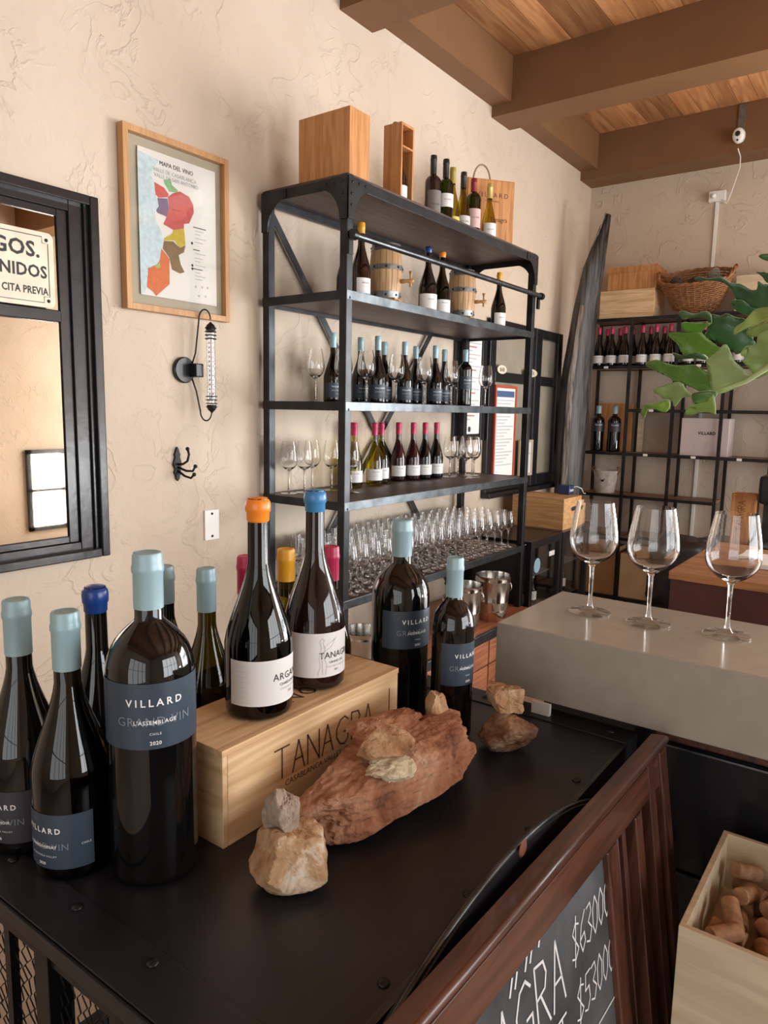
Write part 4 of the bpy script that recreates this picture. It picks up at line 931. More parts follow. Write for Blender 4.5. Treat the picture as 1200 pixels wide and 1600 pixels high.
REG = [('sea', (.52, .64, .70), [(165, 262), (330, 340), (265, 440), (300, 520), (310, 620), (330, 690), (300, 740), (310, 800), (345, 870), (365, 940), (355, 1000), (340, 1110), (260, 1160), (245, 1280), (225, 1345), (195, 1345)]),
       ('region', (.22, .42, .21), [(365, 490), (420, 480), (430, 530), (475, 570), (470, 585), (410, 580), (375, 520)]),
       ('region', (.55, .10, .085), [(295, 505), (370, 550), (405, 600), (395, 622), (330, 625), (305, 600)]),
       ('region', (.50, .085, .085), [(398, 620), (440, 590), (490, 578), (560, 620), (590, 680), (595, 740), (560, 820), (520, 825), (520, 860), (440, 870), (365, 825), (390, 770), (408, 700)]),
       ('region', (.13, .095, .20), [(320, 628), (395, 632), (405, 700), (390, 770), (320, 740), (310, 720), (330, 690)]),
       ('region', (.52, .40, .03), [(440, 870), (520, 862), (532, 980), (490, 1005), (450, 950), (370, 950), (375, 930), (430, 900)]),
       ('region', (.20, .125, .05), [(370, 952), (440, 957), (490, 1007), (532, 985), (520, 1040), (480, 1060), (495, 1130), (525, 1190), (490, 1200), (430, 1170), (410, 1080), (360, 1010)]),
       ('region', (.60, .145, .04), [(350, 1012), (380, 1050), (410, 1090), (412, 1280), (310, 1370), (290, 1340), (240, 1300), (250, 1160), (320, 1130), (340, 1090)]),
       ('region', (.30, .42, .12), [(300, 1145), (335, 1118), (340, 1150), (320, 1165)])]
for k, (nm, c_, pts) in enumerate(REG):
    o_ = MB().prism([mp_(*p) + Vector((.0001 * k, 0, 0)) for p in pts], (.0003, 0, 0)).mesh('map_' + nm)
    part('map_' + nm, o_, mat('print_%d' % k, c_, .6, var=.12, vscale=60), poster)
fm = lambda X, Y: (lambda q: flat((.0146, q.y, q.z), (0, 1, 0), (0, 0, 1)))(mp_(X, Y))
write('printed_text', 'MAPA DEL VINO', .021, fm(465, 420), M_INKB, poster, 1., .95, 0.)
write('printed_text', 'VALLE DE CASABLANCA', .019, fm(455, 472), M_INKL, poster, 1., .9, .0002)
write('printed_text', 'VALLE DE SAN ANTONIO', .019, fm(465, 515), M_INKL, poster, 1., .88, .0002)
write('printed_text', 'CASABLANCA', .0055, fm(460, 725), M_INKB, poster)
for k, Y in enumerate((850, 880, 905, 935, 965, 1020, 1050, 1085, 1110, 1140, 1165, 1195, 1220, 1245)):
    q = mp_(590 + (15 if k % 5 else 0), Y)
    bx('printed_line', (.0139, q.y, q.z), (.0141, q.y + (.05 if k % 5 else .06) * (1 - .25 * (k % 3)), q.z + .003), M_INKL if k % 5 else M_INKB, poster)
for (X, Y) in ((582, 970), (585, 1138), (585, 1163), (610, 1300), (660, 1305), (700, 1310), (635, 1370), (685, 1375)):
    q = mp_(X, Y); part('printed_emblem', MB().lathe([(.005, 0), (.0045, .0002), (0, .0002)], 9).mesh('printed_emblem'), M_INKL if Y > 1200 else M_INKB, poster, (.0138, q.y, q.z), (0, PI / 2, 0))

# thermometer, coat hook, switch plate
th = thing('tube_thermometer', 'glass tube thermometer in a black coiled wire bracket under the framed map', 'thermometer', (0, 0, 0))
ty, tx = 1.838, .075
part('glass_tube', MB().lathe([(.0165, 1.515), (.0165, 1.775), (.0155, 1.775), (.0155, 1.515)], 20, cap=False).mesh('glass_tube', True, angle=.6), M_CLEAR, th, (tx, ty, 0))
sc = bx('scale_card', (tx - .001, ty - .012, 1.52), (tx, ty + .012, 1.772), M_PAPER, th)
for k in range(14):
    for s in (-1, 1): bx('printed_digit', (tx + .0002, ty + s * .008 - .0025, 1.53 + k * .017), (tx + .0006, ty + s * .008 + .0025, 1.536 + k * .017), M_INKB, sc)
bx('spirit_column', (tx + .0005, ty - .0012, 1.53), (tx + .002, ty + .0012, 1.76), M_CAPP, sc)
for (z0, s) in ((1.795, 1), (1.497, -1)):
    part('end_cap', MB().lathe([(.0175, 0), (.0175, .012), (.013, .02), (.006, .026), (.003, .03)] if s > 0 else [(.003, -.03), (.006, -.026), (.013, -.02), (.0175, -.012), (.0175, 0)], 16).mesh('end_cap', True, angle=.7), M_IRON, th, (tx, ty, z0 - .012 * s))
    for k in range(4): part('wire_coil', MB().tube([(tx + .0195 * math.cos(2 * PI * i / 20), ty + .0195 * math.sin(2 * PI * i / 20), z0 - s * (.004 + k * .013)) for i in range(20)], .0022, 6, True).mesh('wire_coil', True), M_IRON, th)
wl_ = []
for k in range(13): a = PI * k / 12; wl_.append((.040 + .035 * (1 - math.cos(a)) / 2 + .0, ty - .025 + .025 * (1 - math.cos(a)) / 2, 1.822 + .036 * math.sin(a)))
part('wire_bracket', MB().tube([(.012, ty - .045, 1.64), (.030, ty - .035, 1.70)] + wl_, .0028, 6).mesh('wire_bracket', True), M_IRON, th)
part('wire_bracket', MB().tube([(.012, ty - .045, 1.62), (.030, ty - .035, 1.56)] + [(x, y, 1.505 - (z - 1.822) - .02) for (x, y, z) in wl_] + [(tx, ty, 1.478)], .0028, 6).mesh('wire_bracket', True), M_IRON, th)
part('wall_disc', MB().lathe([(.048, 0), (.048, .012), (.044, .017), (0, .017)], 32).mesh('wall_disc', True, angle=.6), M_BLACKP, th, (.001, ty - .072, 1.635), (0, PI / 2, 0))
bx('mount_clamp', (.015, ty - .055, 1.61), (.058, ty - .02, 1.66), M_BLACKP, th, .004)
hk = thing('coat_hook', 'ornate black cast iron triple coat hook on the wall', 'coat hook', (0, 0, 0))
hy = 1.728
pl = [(.0, 1.222), (.008, 1.232), (.010, 1.243), (.016, 1.254), (.012, 1.268), (.020, 1.284), (.016, 1.30), (.011, 1.312), (.014, 1.322), (.008, 1.335), (.006, 1.343), (0, 1.352)]
part('back_plate', MB().prism([(.001, hy + a, z) for a, z in pl] + [(.001, hy - a, z) for a, z in reversed(pl[1:-1])], (.009, 0, 0)).mesh('back_plate', bevel=.002), M_IRON, hk)
def prong(pts, r_): part('prong', MB().tube(pts, r_, 8).mesh('prong', True), M_IRON, hk); part('prong_tip', MB().lathe([(0, -.008), (.006, -.005), (.008, 0), (.006, .005), (0, .008)], 10, cap=False).mesh('prong_tip', True), M_IRON, hk, pts[-1])
prong([(.008, hy, 1.285), (.035, hy + .004, 1.288), (.055, hy + .008, 1.30), (.060, hy + .012, 1.325), (.052, hy + .012, 1.345)], .0045)
prong([(.008, hy, 1.275), (.040, hy + .015, 1.262), (.060, hy + .028, 1.262), (.068, hy + .034, 1.280)], .0045)
prong([(.008, hy, 1.262), (.035, hy + .010, 1.243), (.058, hy + .020, 1.236), (.070, hy + .026, 1.250)], .0045)
pl = thing('cover_plate', 'blank white electrical cover plate on the plaster wall', 'wall plate', (0, 1.89, 1.037))
bx('plate', (.0005, -.036, -.060), (.007, .036, .060), M_WHITE, pl, .002)
for z in (-.045, .045): part('screw', rv, M_ZINC, pl, (.007, 0, z), (0, PI / 2, 0), )

# far mirror, notices and signs on the left wall
fmr = thing('glazing_frame', 'black glazing-bar frame with panes coloured as a lit room and small oval signs in the far corner', 'window frame', (0, 0, 0))
fy = (4.105, 4.80, 5.235)
for (ya, yb) in ((4.105, 4.185), (4.775, 4.875), (5.16, 5.235)): bx('upright', (.002, ya, .985), (.035, yb, 2.085), M_BLACKWOOD, fmr, .003)
for (za, zb) in ((.985, 1.065), (1.695, 1.760), (2.02, 2.085)):
    for (ya, yb) in ((4.186, 4.774), (4.876, 5.159)): bx('cross_bar', (.002, ya, za), (.033, yb, zb), M_BLACKWOOD, fmr, .003)
for (ya, yb) in ((4.186, 4.774), (4.876, 5.159)):
    for (za, zb) in ((1.066, 1.694), (1.761, 2.019)): bx('mirror_pane', (.003, ya, za), (.009, yb, zb), mat('lit_room_tint_glass', (.30, .27, .21), .22, 0., .6, var=.12, vscale=4), fmr)  # opaque beige stands in for the lit room showing in the panes
for (ya, yb, s) in ((4.20, 4.33, 'BAR'), (4.60, 4.80, 'CATA')):
    t = thing('oval_sign', 'small cream oval sign reading %s hung in the far black frame' % s, 'sign', (.036, (ya + yb) / 2, 1.775))
    hw = (yb - ya) / 2
    part('plate', MB().prism([(0, hw * math.cos(a * PI / 10), .028 * math.sin(a * PI / 10)) for a in range(20)], (.003, 0, 0)).mesh('plate'), M_SIGN, t)
    write('sign_text', s, .034, flat((.0034, 0, -.012), (0, 1, 0), (0, 0, 1)), M_INKB, t, 1.1, 1., .0008)
nb = thing('notice_frame', 'black framed sheet of printed regulations on the wall behind the rack', 'notice', (0, 0, 0))
for (lo, hi) in (((.002, 3.715, 1.325), (.018, 3.785, 2.06)), ((.002, 4.045, 1.325), (.018, 4.10, 2.06)), ((.002, 3.785, 1.325), (.018, 4.045, 1.365)), ((.002, 3.785, 2.01), (.018, 4.045, 2.06))): bx('frame_bar', lo, hi, M_BLACKWOOD, nb, .002)
sh_ = bx('printed_sheet', (.004, 3.787, 1.367), (.007, 4.043, 2.008), M_PAPER, nb)
for k in range(24): bx('printed_line', (.0072, 3.80, 1.98 - k * .023), (.0075, 4.03 - .05 * (k % 3), 1.988 - k * .023), M_INKL if k % 6 != 4 else mat('red_ink', (.5, .12, .10), .6), sh_)
part('printed_emblem', MB().lathe([(.018, 0), (.016, .0003), (0, .0003)], 14).mesh('printed_emblem'), M_INKB, sh_, (.0072, 3.92, 1.395), (0, PI / 2, 0))
def leaning(name, label, cat, y0, y1, z0, z1, fm_, blue):
    o = thing(name, label, cat, (.036, (y0 + y1) / 2, z0)); Y = (y1 - y0) / 2; H = z1 - z0
    for (lo, hi) in (((0, -Y, 0), (.014, -Y + .018, H)), ((0, Y - .018, 0), (.014, Y, H)), ((0, -Y + .018, H - .018), (.014, Y - .018, H)), ((0, -Y + .018, 0), (.014, Y - .018, .018))): bx('frame_bar', lo, hi, fm_, o)
    s_ = bx('printed_sheet', (.001, -Y + .018, .018), (.008, Y - .018, H - .018), M_PAPER, o)
    if blue: bx('printed_header', (.0082, -Y + .03, H - .075), (.0085, Y - .03, H - .035), mat('blue_ink', (.05, .10, .22), .6), s_)
    nl = int((H - .16) / .021)
    for k in range(nl): bx('printed_line', (.0082, -Y + .035, H - .10 - k * .021), (.0085, Y - .035 - .04 * (k % 4), H - .092 - k * .021), M_INKL, s_)
leaning('framed_notice', 'tall printed notice in a red frame leaning on the far black frame', 'notice', 4.170, 4.475, 1.066, 1.675, mat('red_frame', (.42, .07, .03), .45), True)
leaning('framed_certificate', 'small cream framed certificate at the foot of the far black frame', 'notice', 4.555, 4.765, 1.066, 1.315, mat('cream_frame', (.55, .46, .32), .5), False)
bx('sill', (.002, 4.105, .95), (.065, 5.235, .984), M_BLACKWOOD, fmr, .003)

# ------------------------------------------------------------------ open metal shelving on the back wall
UX = [.155, .481, .807, 1.133, 1.459, 1.785, 2.11]; UY0, UY1 = 5.415, 5.700
UZ = [2.205, 1.860, 1.545, 1.222, .903, .580, .12]
un = thing('open_shelving', 'slim black metal shelving grid with wooden shelves on the back wall', 'shelf unit', (0, 0, 0))
for x in UX:
    for y in (UY0, UY1 - .02): bx('post', (x - .011, y, 0), (x + .011, y + .02, 2.205), M_STEEL, un)
for i, z in enumerate(UZ):
    for k in range(6):
        if i == 2 and k == 0: continue
        if i == 4 and k == 3: continue
        if i == 5 and k >= 3: continue
        x0, x1 = UX[k] + .0115, UX[k + 1] - .0115
        bx('shelf_board', (x0, UY0 + .021, z - .016), (x1, UY1 - .021, z), wood('shelf_oak', (.20, .10, .05), (.33, .18, .095), 'x', .5), un)
        bx('shelf_rail', (x0, UY0, z - .022), (x1, UY0 + .020, z), M_STEEL, un); bx('shelf_rail', (x0, UY1 - .02, z - .022), (x1, UY1, z), M_STEEL, un)
for (px, py) in ((947, 572), (1092, 568), (1008, 711), (1083, 714), (1155, 718), (1017, 642)):
    q = PY(px, py, UY0 - .002); z = min(UZ, key=lambda t: abs(t - q.z))
    bx('price_tag', (q.x - .016, UY0 - .003, z - .019), (q.x + .016, UY0 - .0005, z - .002), M_PAPER, un)
sp = []
for k in range(4):
    for j in range(3):
        x = UX[k] + .062 + j * .098
        sp += [(x, UY0 + .075, 1.8605), (x + .022, UY0 + .190, 1.8605)]
row(proto_bottle(M_BLACKGLASS, M_CAPP, M_LABELW, (.024, .080), [('VILLARD', .062, .0085, 1.3, M_INKB, 0, 0.)], H=.292, rb=.040), sp, 'black bottle with pink capsule and white label lined up on the back shelving', 'pink-capsuled bottles on the back shelving', 0)
for (x, lb) in ((.245, 'black magnum with grey capsule on the back shelving next to the canoe'), (.372, 'black magnum with grey capsule on the back shelving beside the pale board')):
    bottle((x, UY0 + .08, 1.2225), 5, lb, 'm', .345, .049, .0185, .225, .27, M_BLACKGLASS, M_CAPG, .285, lab=(.15, .215), labm=M_NAVYD, half=80, lines=[('VILLARD', .195, .012, 1.3, M_INKW, 0, .0003)], n=24, shape='bord')
for (x0, x1, z, lb) in ((.205, .315, .365, 'pine box lid propped behind the magnum next to the canoe'), (.335, .460, .365, 'pine box lid propped behind the magnum next to the shelving upright')):
    tag(bx('box_lid', (x0, UY1 - .075, 1.2225), (x1, UY1 - .055, 1.2225 + z), M_PINE_Z, bevel=.001), lb, 'wooden board')
tag(bx('box_lid', (.502, UY1 - .06, 1.2225), (.545, UY1 - .04, 1.2225 + .295), M_PALE, bevel=.001), 'narrow pale wooden board beside the shelving upright', 'wooden board')
a = PY(1062, 707, UY0 + .05); b = PY(1141, 655, UY0 + .05)
lc = thing('wine_carton', 'lilac-white printed wine carton on the back shelving', 'carton', ((a.x + b.x) / 2, UY0 + .13, 1.2225))
W_ = (b.x - a.x) / 2
bx('carton_body', (-W_, -.085, 0), (W_, .085, .265), M_LILAC, lc, .003)
write('printed_text', 'VILLARD', .030, flat((.015, -.0856, .150), (1, 0, 0), (0, 0, 1)), M_INKB, lc, 1.15, .9, .0012)
write('printed_text', 'MOVI', .022, flat((.02, -.0856, .022), (1, 0, 0), (0, 0, 1)), M_INKL, lc, 1.3)
part('printed_emblem', MB().tube([(.02 + .02 * math.cos(a_ * .7) * (1 - a_ * .06), -.0856, .075 + .022 * math.sin(a_ * .7)) for a_ in range(12)], .0014, 4).mesh('printed_emblem'), M_INKL, lc)
q = PY(944, 772, UY0 + .1)
pb2 = thing('enamel_pail', 'small whitewashed metal pail with leather handles on the back shelving', 'pail', (q.x, UY0 + .11, .9035))
part('pail', MB().lathe([(0, 0), (.068, 0), (.070, .004), (.092, .165), (.096, .170), (.092, .172), (.088, .165), (.066, .008), (0, .008)], 28, cap=False).mesh('pail', True, angle=.7), mat('whitewash', (.60, .56, .50), .6, var=.2, vscale=25), pb2)
for s in (-1, 1): part('handle', MB().tube([(s * .088, 0, .14), (s * .108, 0, .17), (s * .104, 0, .195), (s * .086, 0, .20), (s * .090, .012, .16)], .005, 6).mesh('handle', True), M_WICKER, pb2)
part('rooster_print', MB().prism([(-.012, -.082, .10), (.0, -.083, .085), (.014, -.083, .09), (.022, -.084, .112), (.010, -.0835, .103), (.0, -.0835, .108)], (0, .002, 0)).mesh('rooster_print'), M_INKB, pb2)
# on top of the shelving
def TZB(px, py): return PY(px, py, UY0 + .03)
a, b, c = TZB(937, 495), TZB(1024, 449), TZB(948, 417)
pbox('wine_crate', 'pale pine wine crate under the lidded orange box on the back shelving', a.x, b.x, UY0 + .02, UY1 - .01, 2.2055, 2.405, M_PINE_X)
lbx = pbox('lidded_box', 'orange pine box with a hinged lid stacked on the pale crate', TZB(950, 440).x, TZB(1026, 440).x, UY0 + .03, UY1 - .02, 2.4055, 2.565, M_PINE_Z)
bx('lid_rim', (-(TZB(1026, 440).x - TZB(950, 440).x) / 2 - .005, -.122, .125), ((TZB(1026, 440).x - TZB(950, 440).x) / 2 + .005, -.118, .165), M_PINE_Z, lbx)
a = TZB(1148, 470)
pbox('wine_crate', 'pale pine crate partly hidden by the big leaf on the back shelving', a.x, a.x + .36, UY0 + .03, UY1 - .02, 2.2055, 2.44, M_PALE)
# wicker basket with cones
bk = TZB(1078, 488)
bsk = thing('wicker_basket', 'oval wicker basket of pine cones on top of the back shelving', 'basket', (bk.x + .01, UY0 + .135, 2.206 + .048))
bsk.rotation_euler = (.46, .06, 0)
def bw(t): return .150 + .095 * t
nst = 30
for k in range(nst):
    a = 2 * PI * k / nst
    part('stake', MB().tube([(bw(t) * math.cos(a), .55 * bw(t) * math.sin(a), .006 + .215 * t + .02 * t * math.sin(a + 1.2)) for t in (0, .25, .5, .75, 1)], .0045, 6).mesh('stake', True), M_WICKER, bsk)
for i in range(15):
    t = i / 14.; pts = []
    for k in range(nst * 2):
        a = 2 * PI * k / (nst * 2); wv = .0045 * (1 if ((k // 2) + i) % 2 else -1) * (1 if k % 2 == 0 else 0)
        q_ = bw(t) + wv; pts.append((q_ * math.cos(a), .55 * q_ * math.sin(a), .008 + .21 * t + .02 * t * math.sin(a + 1.2)))
    part('weave_strand', MB().tube(pts, .0062, 6, True).mesh('weave_strand', True), M_WICKER, bsk)
for j in range(2):
    pts = []
    for k in range(60):
        a = 2 * PI * k / 60; q_ = .253 + .007 * math.cos(12 * a + PI * j); pts.append((q_ * math.cos(a), .55 * q_ * math.sin(a), .226 + .02 * math.sin(a + 1.2) + .007 * math.sin(12 * a + PI * j) + (.045 * max(0, abs(math.cos(a)) - .9) * 10)))
    part('braided_rim', MB().tube(pts, .009, 6, True).mesh('braided_rim', True), M_WICKER, bsk)
part('basket_bottom', MB().lathe([(0, .002), (.15, .002), (.15, .010), (0, .010)], 30, cap=False, oval=.55).mesh('basket_bottom'), M_WICKER, bsk)
def pine_cone(x, y, z, m, lab, rot, grp=None):
    o = MB(); n = 0
    for i in range(11):
        t = i / 10.; rr_ = .036 * math.sin(PI * (.12 + .82 * t)) ** .8
        for k in range(9):
            a = 2 * PI * (k + .5 * (i % 2)) / 9; zz = -.045 + .09 * t
            ca, sa = math.cos(a), math.sin(a); wd = rr_ * .36
            o.add([((rr_ * .4) * ca, (rr_ * .4) * sa, zz - .004), (rr_ * ca - wd * sa, rr_ * sa + wd * ca, zz + .006), ((rr_ + .008) * ca, (rr_ + .008) * sa, zz + .010), (rr_ * ca + wd * sa, rr_ * sa - wd * ca, zz + .006), ((rr_ * .4) * ca, (rr_ * .4) * sa, zz + .006)],
                  [(0, 1, 2), (0, 2, 3), (4, 2, 1), (4, 3, 2), (0, 4, 1), (0, 3, 4)])
    o.lathe([(0, -.042), (.02, -.03), (.026, 0), (.018, .03), (0, .042)], 10, cap=False)
    c_ = part('pine_cone', o.mesh('pine_cone'), m, None, (x, y, z), rot); tag(c_, lab, 'pine cone', grp)
BM_ = Matrix.Translation((bk.x + .01, UY0 + .135, 2.206 + .048)) @ Matrix.Rotation(.06, 4, 'Y') @ Matrix.Rotation(.46, 4, 'X')
def in_basket(x, y, z): return BM_ @ Vector((x, y, z))
pine_cone(*in_basket(-.125, -.02, .195), M_CONE, 'dark open pine cone beside the basket rim', (1.2, .3, .5))
pine_cone(*in_basket(-.015, -.02, .190), M_CONE, 'dark pine cone in the middle of the wicker basket', (1.4, 0, 2.))
pine_cone(*in_basket(.110, .02, .225), M_CONEL, 'pale greyish pine cone on top in the wicker basket', (.5, .5, 0.))
for (x, y) in ((-.10, .0), (.0, .01), (.10, .0)): pine_cone(*in_basket(x, y, .085), M_CONE, 'dark pine cone deeper down in the wicker basket', (1.2, x * 20, y * 30), 'cones deep in the basket')

# cartons low in the shelving
a = PY(922, 870, UY0 + .02); b = PY(946, 870, UY0 + .02)
tag(bx('carton', (.20, UY0 + .022, .1205), (b.x + .08, UY1 - .03, .49), M_CARTON, bevel=.003), 'brown cardboard carton low in the shelving beside the fridge', 'carton')
a = PY(968, 880, UY0 + .02); b = PY(1034, 880, UY0 + .02)
tag(bx('carton', (max(a.x, .50), UY0 + .022, .1205), (.785, UY1 - .03, .46), mat('light_carton', (.52, .36, .20), .7, var=.1), bevel=.003), 'light tan carton low in the shelving beside the maroon chest', 'carton')

# ------------------------------------------------------------------ black canoe standing in the corner
cn = thing('canoe', 'weathered black wooden canoe standing upright in the corner', 'canoe', (.20, 5.10, 0))
LE = [(950, 335), (915, 420), (901, 480), (890, 540), (881, 590), (875, 640), (868, 700), (863, 770), (859, 840), (857, 900)]
RE = [(950.5, 336), (940, 420), (930, 480), (925, 540), (920, 590), (917, 640), (911, 700), (905, 770), (900, 840), (897, 900)]
rows = []
def sect(l, r_):
    a = PY(l[0], l[1], 5.16); b = PY(r_[0], r_[1], 5.20); z = (a.z + b.z) / 2; return a.x, b.x, z
S = [sect(l, r_) for l, r_ in zip(LE, RE)]
xa, xb, zz = S[-1]; S += [(xa - .005 if xa > .03 else xa, xb - .01, .35), (xa + .04, xb - .05, .10), (xa + .10, xb - .10, .005)]
S = [(max(.078, a), b, z) for a, b, z in S]
nn = 13
def canoe_mesh(inset, f0, f1):
    m_ = MB(); vs = []; k0 = 0
    for (a, b, z) in S:
        wd = (b - a)
        for j in range(nn):
            s = f0 + (f1 - f0) * j / (nn - 1); x = a + wd * s
            dpt = (.20 * (wd / .26)) * (1 - abs(2 * s - 1) ** 2.2) * .8
            vs.append((x - .20, 5.16 + .05 * s - dpt - inset - 5.10, z))
    fs = []
    for i in range(len(S) - 1):
        for j in range(nn - 1): fs.append((i * nn + j, i * nn + j + 1, (i + 1) * nn + j + 1, (i + 1) * nn + j))
    return m_.add(vs, fs).mesh('hull', True)
hl = part('hull', canoe_mesh(0, 0, 1), M_CANOE, cn); md = hl.modifiers.new('Solidify', 'SOLIDIFY'); md.thickness = .02; md.offset = -1
def runner(f0, f1, m_, nm, th_, zmax):
    global S
    keep = S; S = [q_ for q_ in S if q_[2] < zmax]; o = part(nm, canoe_mesh(.022, f0, f1), m_, cn); S = keep
    md = o.modifiers.new('Solidify', 'SOLIDIFY'); md.thickness = th_; md.offset = 1; return o
runner(.46, .64, M_CANOEG, 'worn_keel', .014, 2.4); runner(.78, .90, M_CANOEG, 'worn_strake', .008, 2.1); runner(.0, .05, M_CANOEG, 'gunwale', .010, 3.)

# ------------------------------------------------------------------ mini fridges, crate and speaker on them
FZ = .76; FX = .495
def fridge(y0, y1, label, seed):
    f_ = thing('mini_fridge', label, 'fridge', (FX / 2, (y0 + y1) / 2, 0), 0, 'glass-door mini fridges'); Y = (y1 - y0) / 2; X0_ = .02 - FX / 2; X1_ = FX / 2
    bx('side_panel', (X0_, -Y, 0), (X1_ - .05, -Y + .025, FZ - .02), M_BLACKP, f_); bx('side_panel', (X0_, Y - .025, 0), (X1_ - .05, Y, FZ - .02), M_BLACKP, f_)
    bx('top_panel', (X0_, -Y, FZ - .02), (X1_ - .04, Y, FZ), M_BLACKP, f_, .002); bx('back_panel', (X0_, -Y + .025, 0), (X0_ + .02, Y - .025, FZ - .02), M_FRIDGEIN, f_); bx('base', (X0_ + .02, -Y + .025, 0), (X1_ - .05, Y - .025, .06), M_FRIDGEIN, f_)
    for z in (.30, .52): bx('wire_shelf', (X0_ + .02, -Y + .026, z), (X1_ - .06, Y - .026, z + .006), M_ZINC, f_)
    bx('added_glow_strip', (X1_ - .075, -Y + .06, FZ - .032), (X1_ - .060, Y - .06, FZ - .021), M_ADDEDGLOW, f_)  # added glowing strip that lifts the dark fridge interior
    dr = bx('door_frame', (X1_ - .038, -Y, .03), (X1_, -Y + .035, FZ), M_BLACKP, f_, .002)
    for (lo, hi) in (((X1_ - .038, Y - .035, .03), (X1_, Y, FZ)), ((X1_ - .038, -Y + .035, FZ - .045), (X1_, Y - .035, FZ)), ((X1_ - .038, -Y + .035, .03), (X1_, Y - .035, .08))): bx('door_frame', lo, hi, M_BLACKP, f_, .002)
    bx('door_glass', (X1_ - .022, -Y + .035, .08), (X1_ - .016, Y - .035, FZ - .045), M_PANE, f_)
    return f_
f1 = fridge(3.835, 4.285, 'black glass-door mini fridge with a round blue sticker beside the rack', 1)
part('round_sticker', MB().lathe([(.045, 0), (.043, .0006), (0, .0006)], 24).mesh('round_sticker'), mat('sticker', (.30, .50, .62), .5), f1, (FX / 2 - .0155, -.10, .60), (0, PI / 2, 0))
bx('price_tag', (FX / 2 - .0155, .07, .63), (FX / 2 - .0145, .15, .66), M_PAPER, f1)
fridge(4.30, 4.75, 'black glass-door mini fridge under the crate beside the canoe', 2)
sp = [(.36, 3.96, .307), (.36, 4.06, .307), (.36, 4.16, .307), (.36, 4.42, .307), (.36, 4.53, .307), (.36, 4.63, .307)]
row(proto_bottle(M_OLIVE, M_CAPG, M_LABELW, (.03, .085), [], H=.20, rb=.033, zs=.09, zn=.15, zc=.165), sp, 'small wine bottle with white label standing inside a mini fridge', 'bottles inside the mini fridges', 0)
a = PZ(879, 829, FZ); ca = PX(882, 780, a.x)
cr = pbox('wine_crate', 'honey pine wine crate with a hand slot on top of the mini fridge', max(.03, a.x - .36), min(a.x, FX - .005), a.y, a.y + .30, FZ + .0005, min(ca.z, FZ + .24), wood('honey_crate', (.42, .22, .08), (.58, .34, .15), 'x', .5))
hx = (min(a.x, FX - .005) - max(.03, a.x - .36)) / 2; ch = min(ca.z, FZ + .24) - FZ
part('hand_slot', MB().prism([(hx + .0005, .02 + .028 * math.cos(t * PI / 8) + (.02 if math.cos(t * PI / 8) > 0 else -.02), ch * .62 + .014 * math.sin(t * PI / 8)) for t in range(16)], (.0006, 0, 0)).mesh('hand_slot'), M_INKB, cr)
q = PZ(884, 772, FZ + ch)
spk = thing('blue_device', 'small blue cube-shaped device with a white cable on the honey crate', 'device', (min(q.x, a.x - .05), q.y, FZ + ch + .0005))
bx('housing', (-.04, -.04, 0), (.04, .04, .062), mat('navy_plastic', (.012, .03, .10), .35), spk, .004)
bx('label_plate', (.0401, -.03, .02), (.0408, .03, .036), M_INKL, spk)
part('cable', MB().tube([(.03, .04, .045), (.05, .07, .05), (.075, .09, .035), (.085, .10, .004), (.10, .10, .004)], .0035, 6).mesh('cable', True), M_WHITE, spk)

# ------------------------------------------------------------------ desk side: maroon chest, papers, coffee machine, upright box, chair
dz = .95; a = PZ(1045, 892, dz); b = PZ(1110, 855, dz)
mc = thing('chest', 'maroon wooden chest with an orange-brown planked lid behind the bar', 'chest', (a.x + .45, (a.y + b.y) / 2 + .05, 0))
hy_ = (b.y - a.y) / 2 + .05
bx('body', (-.445, -hy_ + .01, 0), (.34, hy_ - .01, dz - .03), M_MAROON, mc, .003)
for k in range(4):
    w0 = 2 * hy_ / 4
    bx('lid_plank', (-.45, -hy_ + k * w0 + .001, dz - .0295), (.345, -hy_ + (k + 1) * w0 - .001, dz), wood('lid_wood', (.24, .10, .035), (.40, .19, .075), 'x', .4), mc, .002)
q = PZ(1185, 880, dz)
tag(bx('paper_stack', (q.x - .05, q.y - .12, dz + .0005), (q.x + .18, q.y + .12, dz + .018), M_PAPER, bevel=.002), 'small pile of white papers lying on the maroon chest', 'papers')
lc2 = thing('low_cabinet', 'low dark cabinet against the shelving carrying the upright pine box', 'cabinet', (1.55, 4.75, 0))
bx('carcass', (-.35, -.30, .06), (.75, .25, .70), M_MAROON, lc2, .003); bx('worktop', (-.37, -.32, .70), (.77, .26, .725), M_BLACKWOOD, lc2, .003); bx('plinth', (-.32, -.27, 0), (.72, .22, .06), M_BLACKP, lc2)
q = PY(1160, 772, 4.60); q0 = PY(1141, 800, 4.60); q1 = PY(1171, 800, 4.60)
ub = pbox('wine_box', 'upright pine wine box branded along its side on the low cabinet', q0.x, q1.x + .03, 4.60, 4.72, .7255, q.z, M_PINE_Z)
fnv = flat((.012, -.0605, .10), (0, 0, 1), (-1, 0, 0)); scribe('branded_text', 'TANAGRA', .04, .003, fnv, M_ENGRAVE, ub, .16, .9)
q = PY(1190, 742, 4.55)
cm_ = thing('coffee_machine', 'black countertop coffee machine beside the upright pine box', 'coffee machine', (q.x + .14, 4.62, .7255))
bx('base', (-.13, -.14, 0), (.13, .16, .05), M_BLACKP, cm_, .006); bx('column', (-.13, .02, .05), (.13, .16, q.z - .7255 - .16), M_STEELED, cm_, .006)
bx('head', (-.14, -.14, q.z - .7255 - .16), (.14, .16, q.z - .7255), M_BLACKP, cm_, .02); part('spout', MB().lathe([(.018, 0), (.022, .05)], 14).mesh('spout', True), M_ZINC, cm_, (0, -.06, q.z - .7255 - .21)); bx('drip_tray', (-.10, -.13, .05), (.10, .01, .06), M_ZINC, cm_)
q = PY(1063, 842, 3.85)
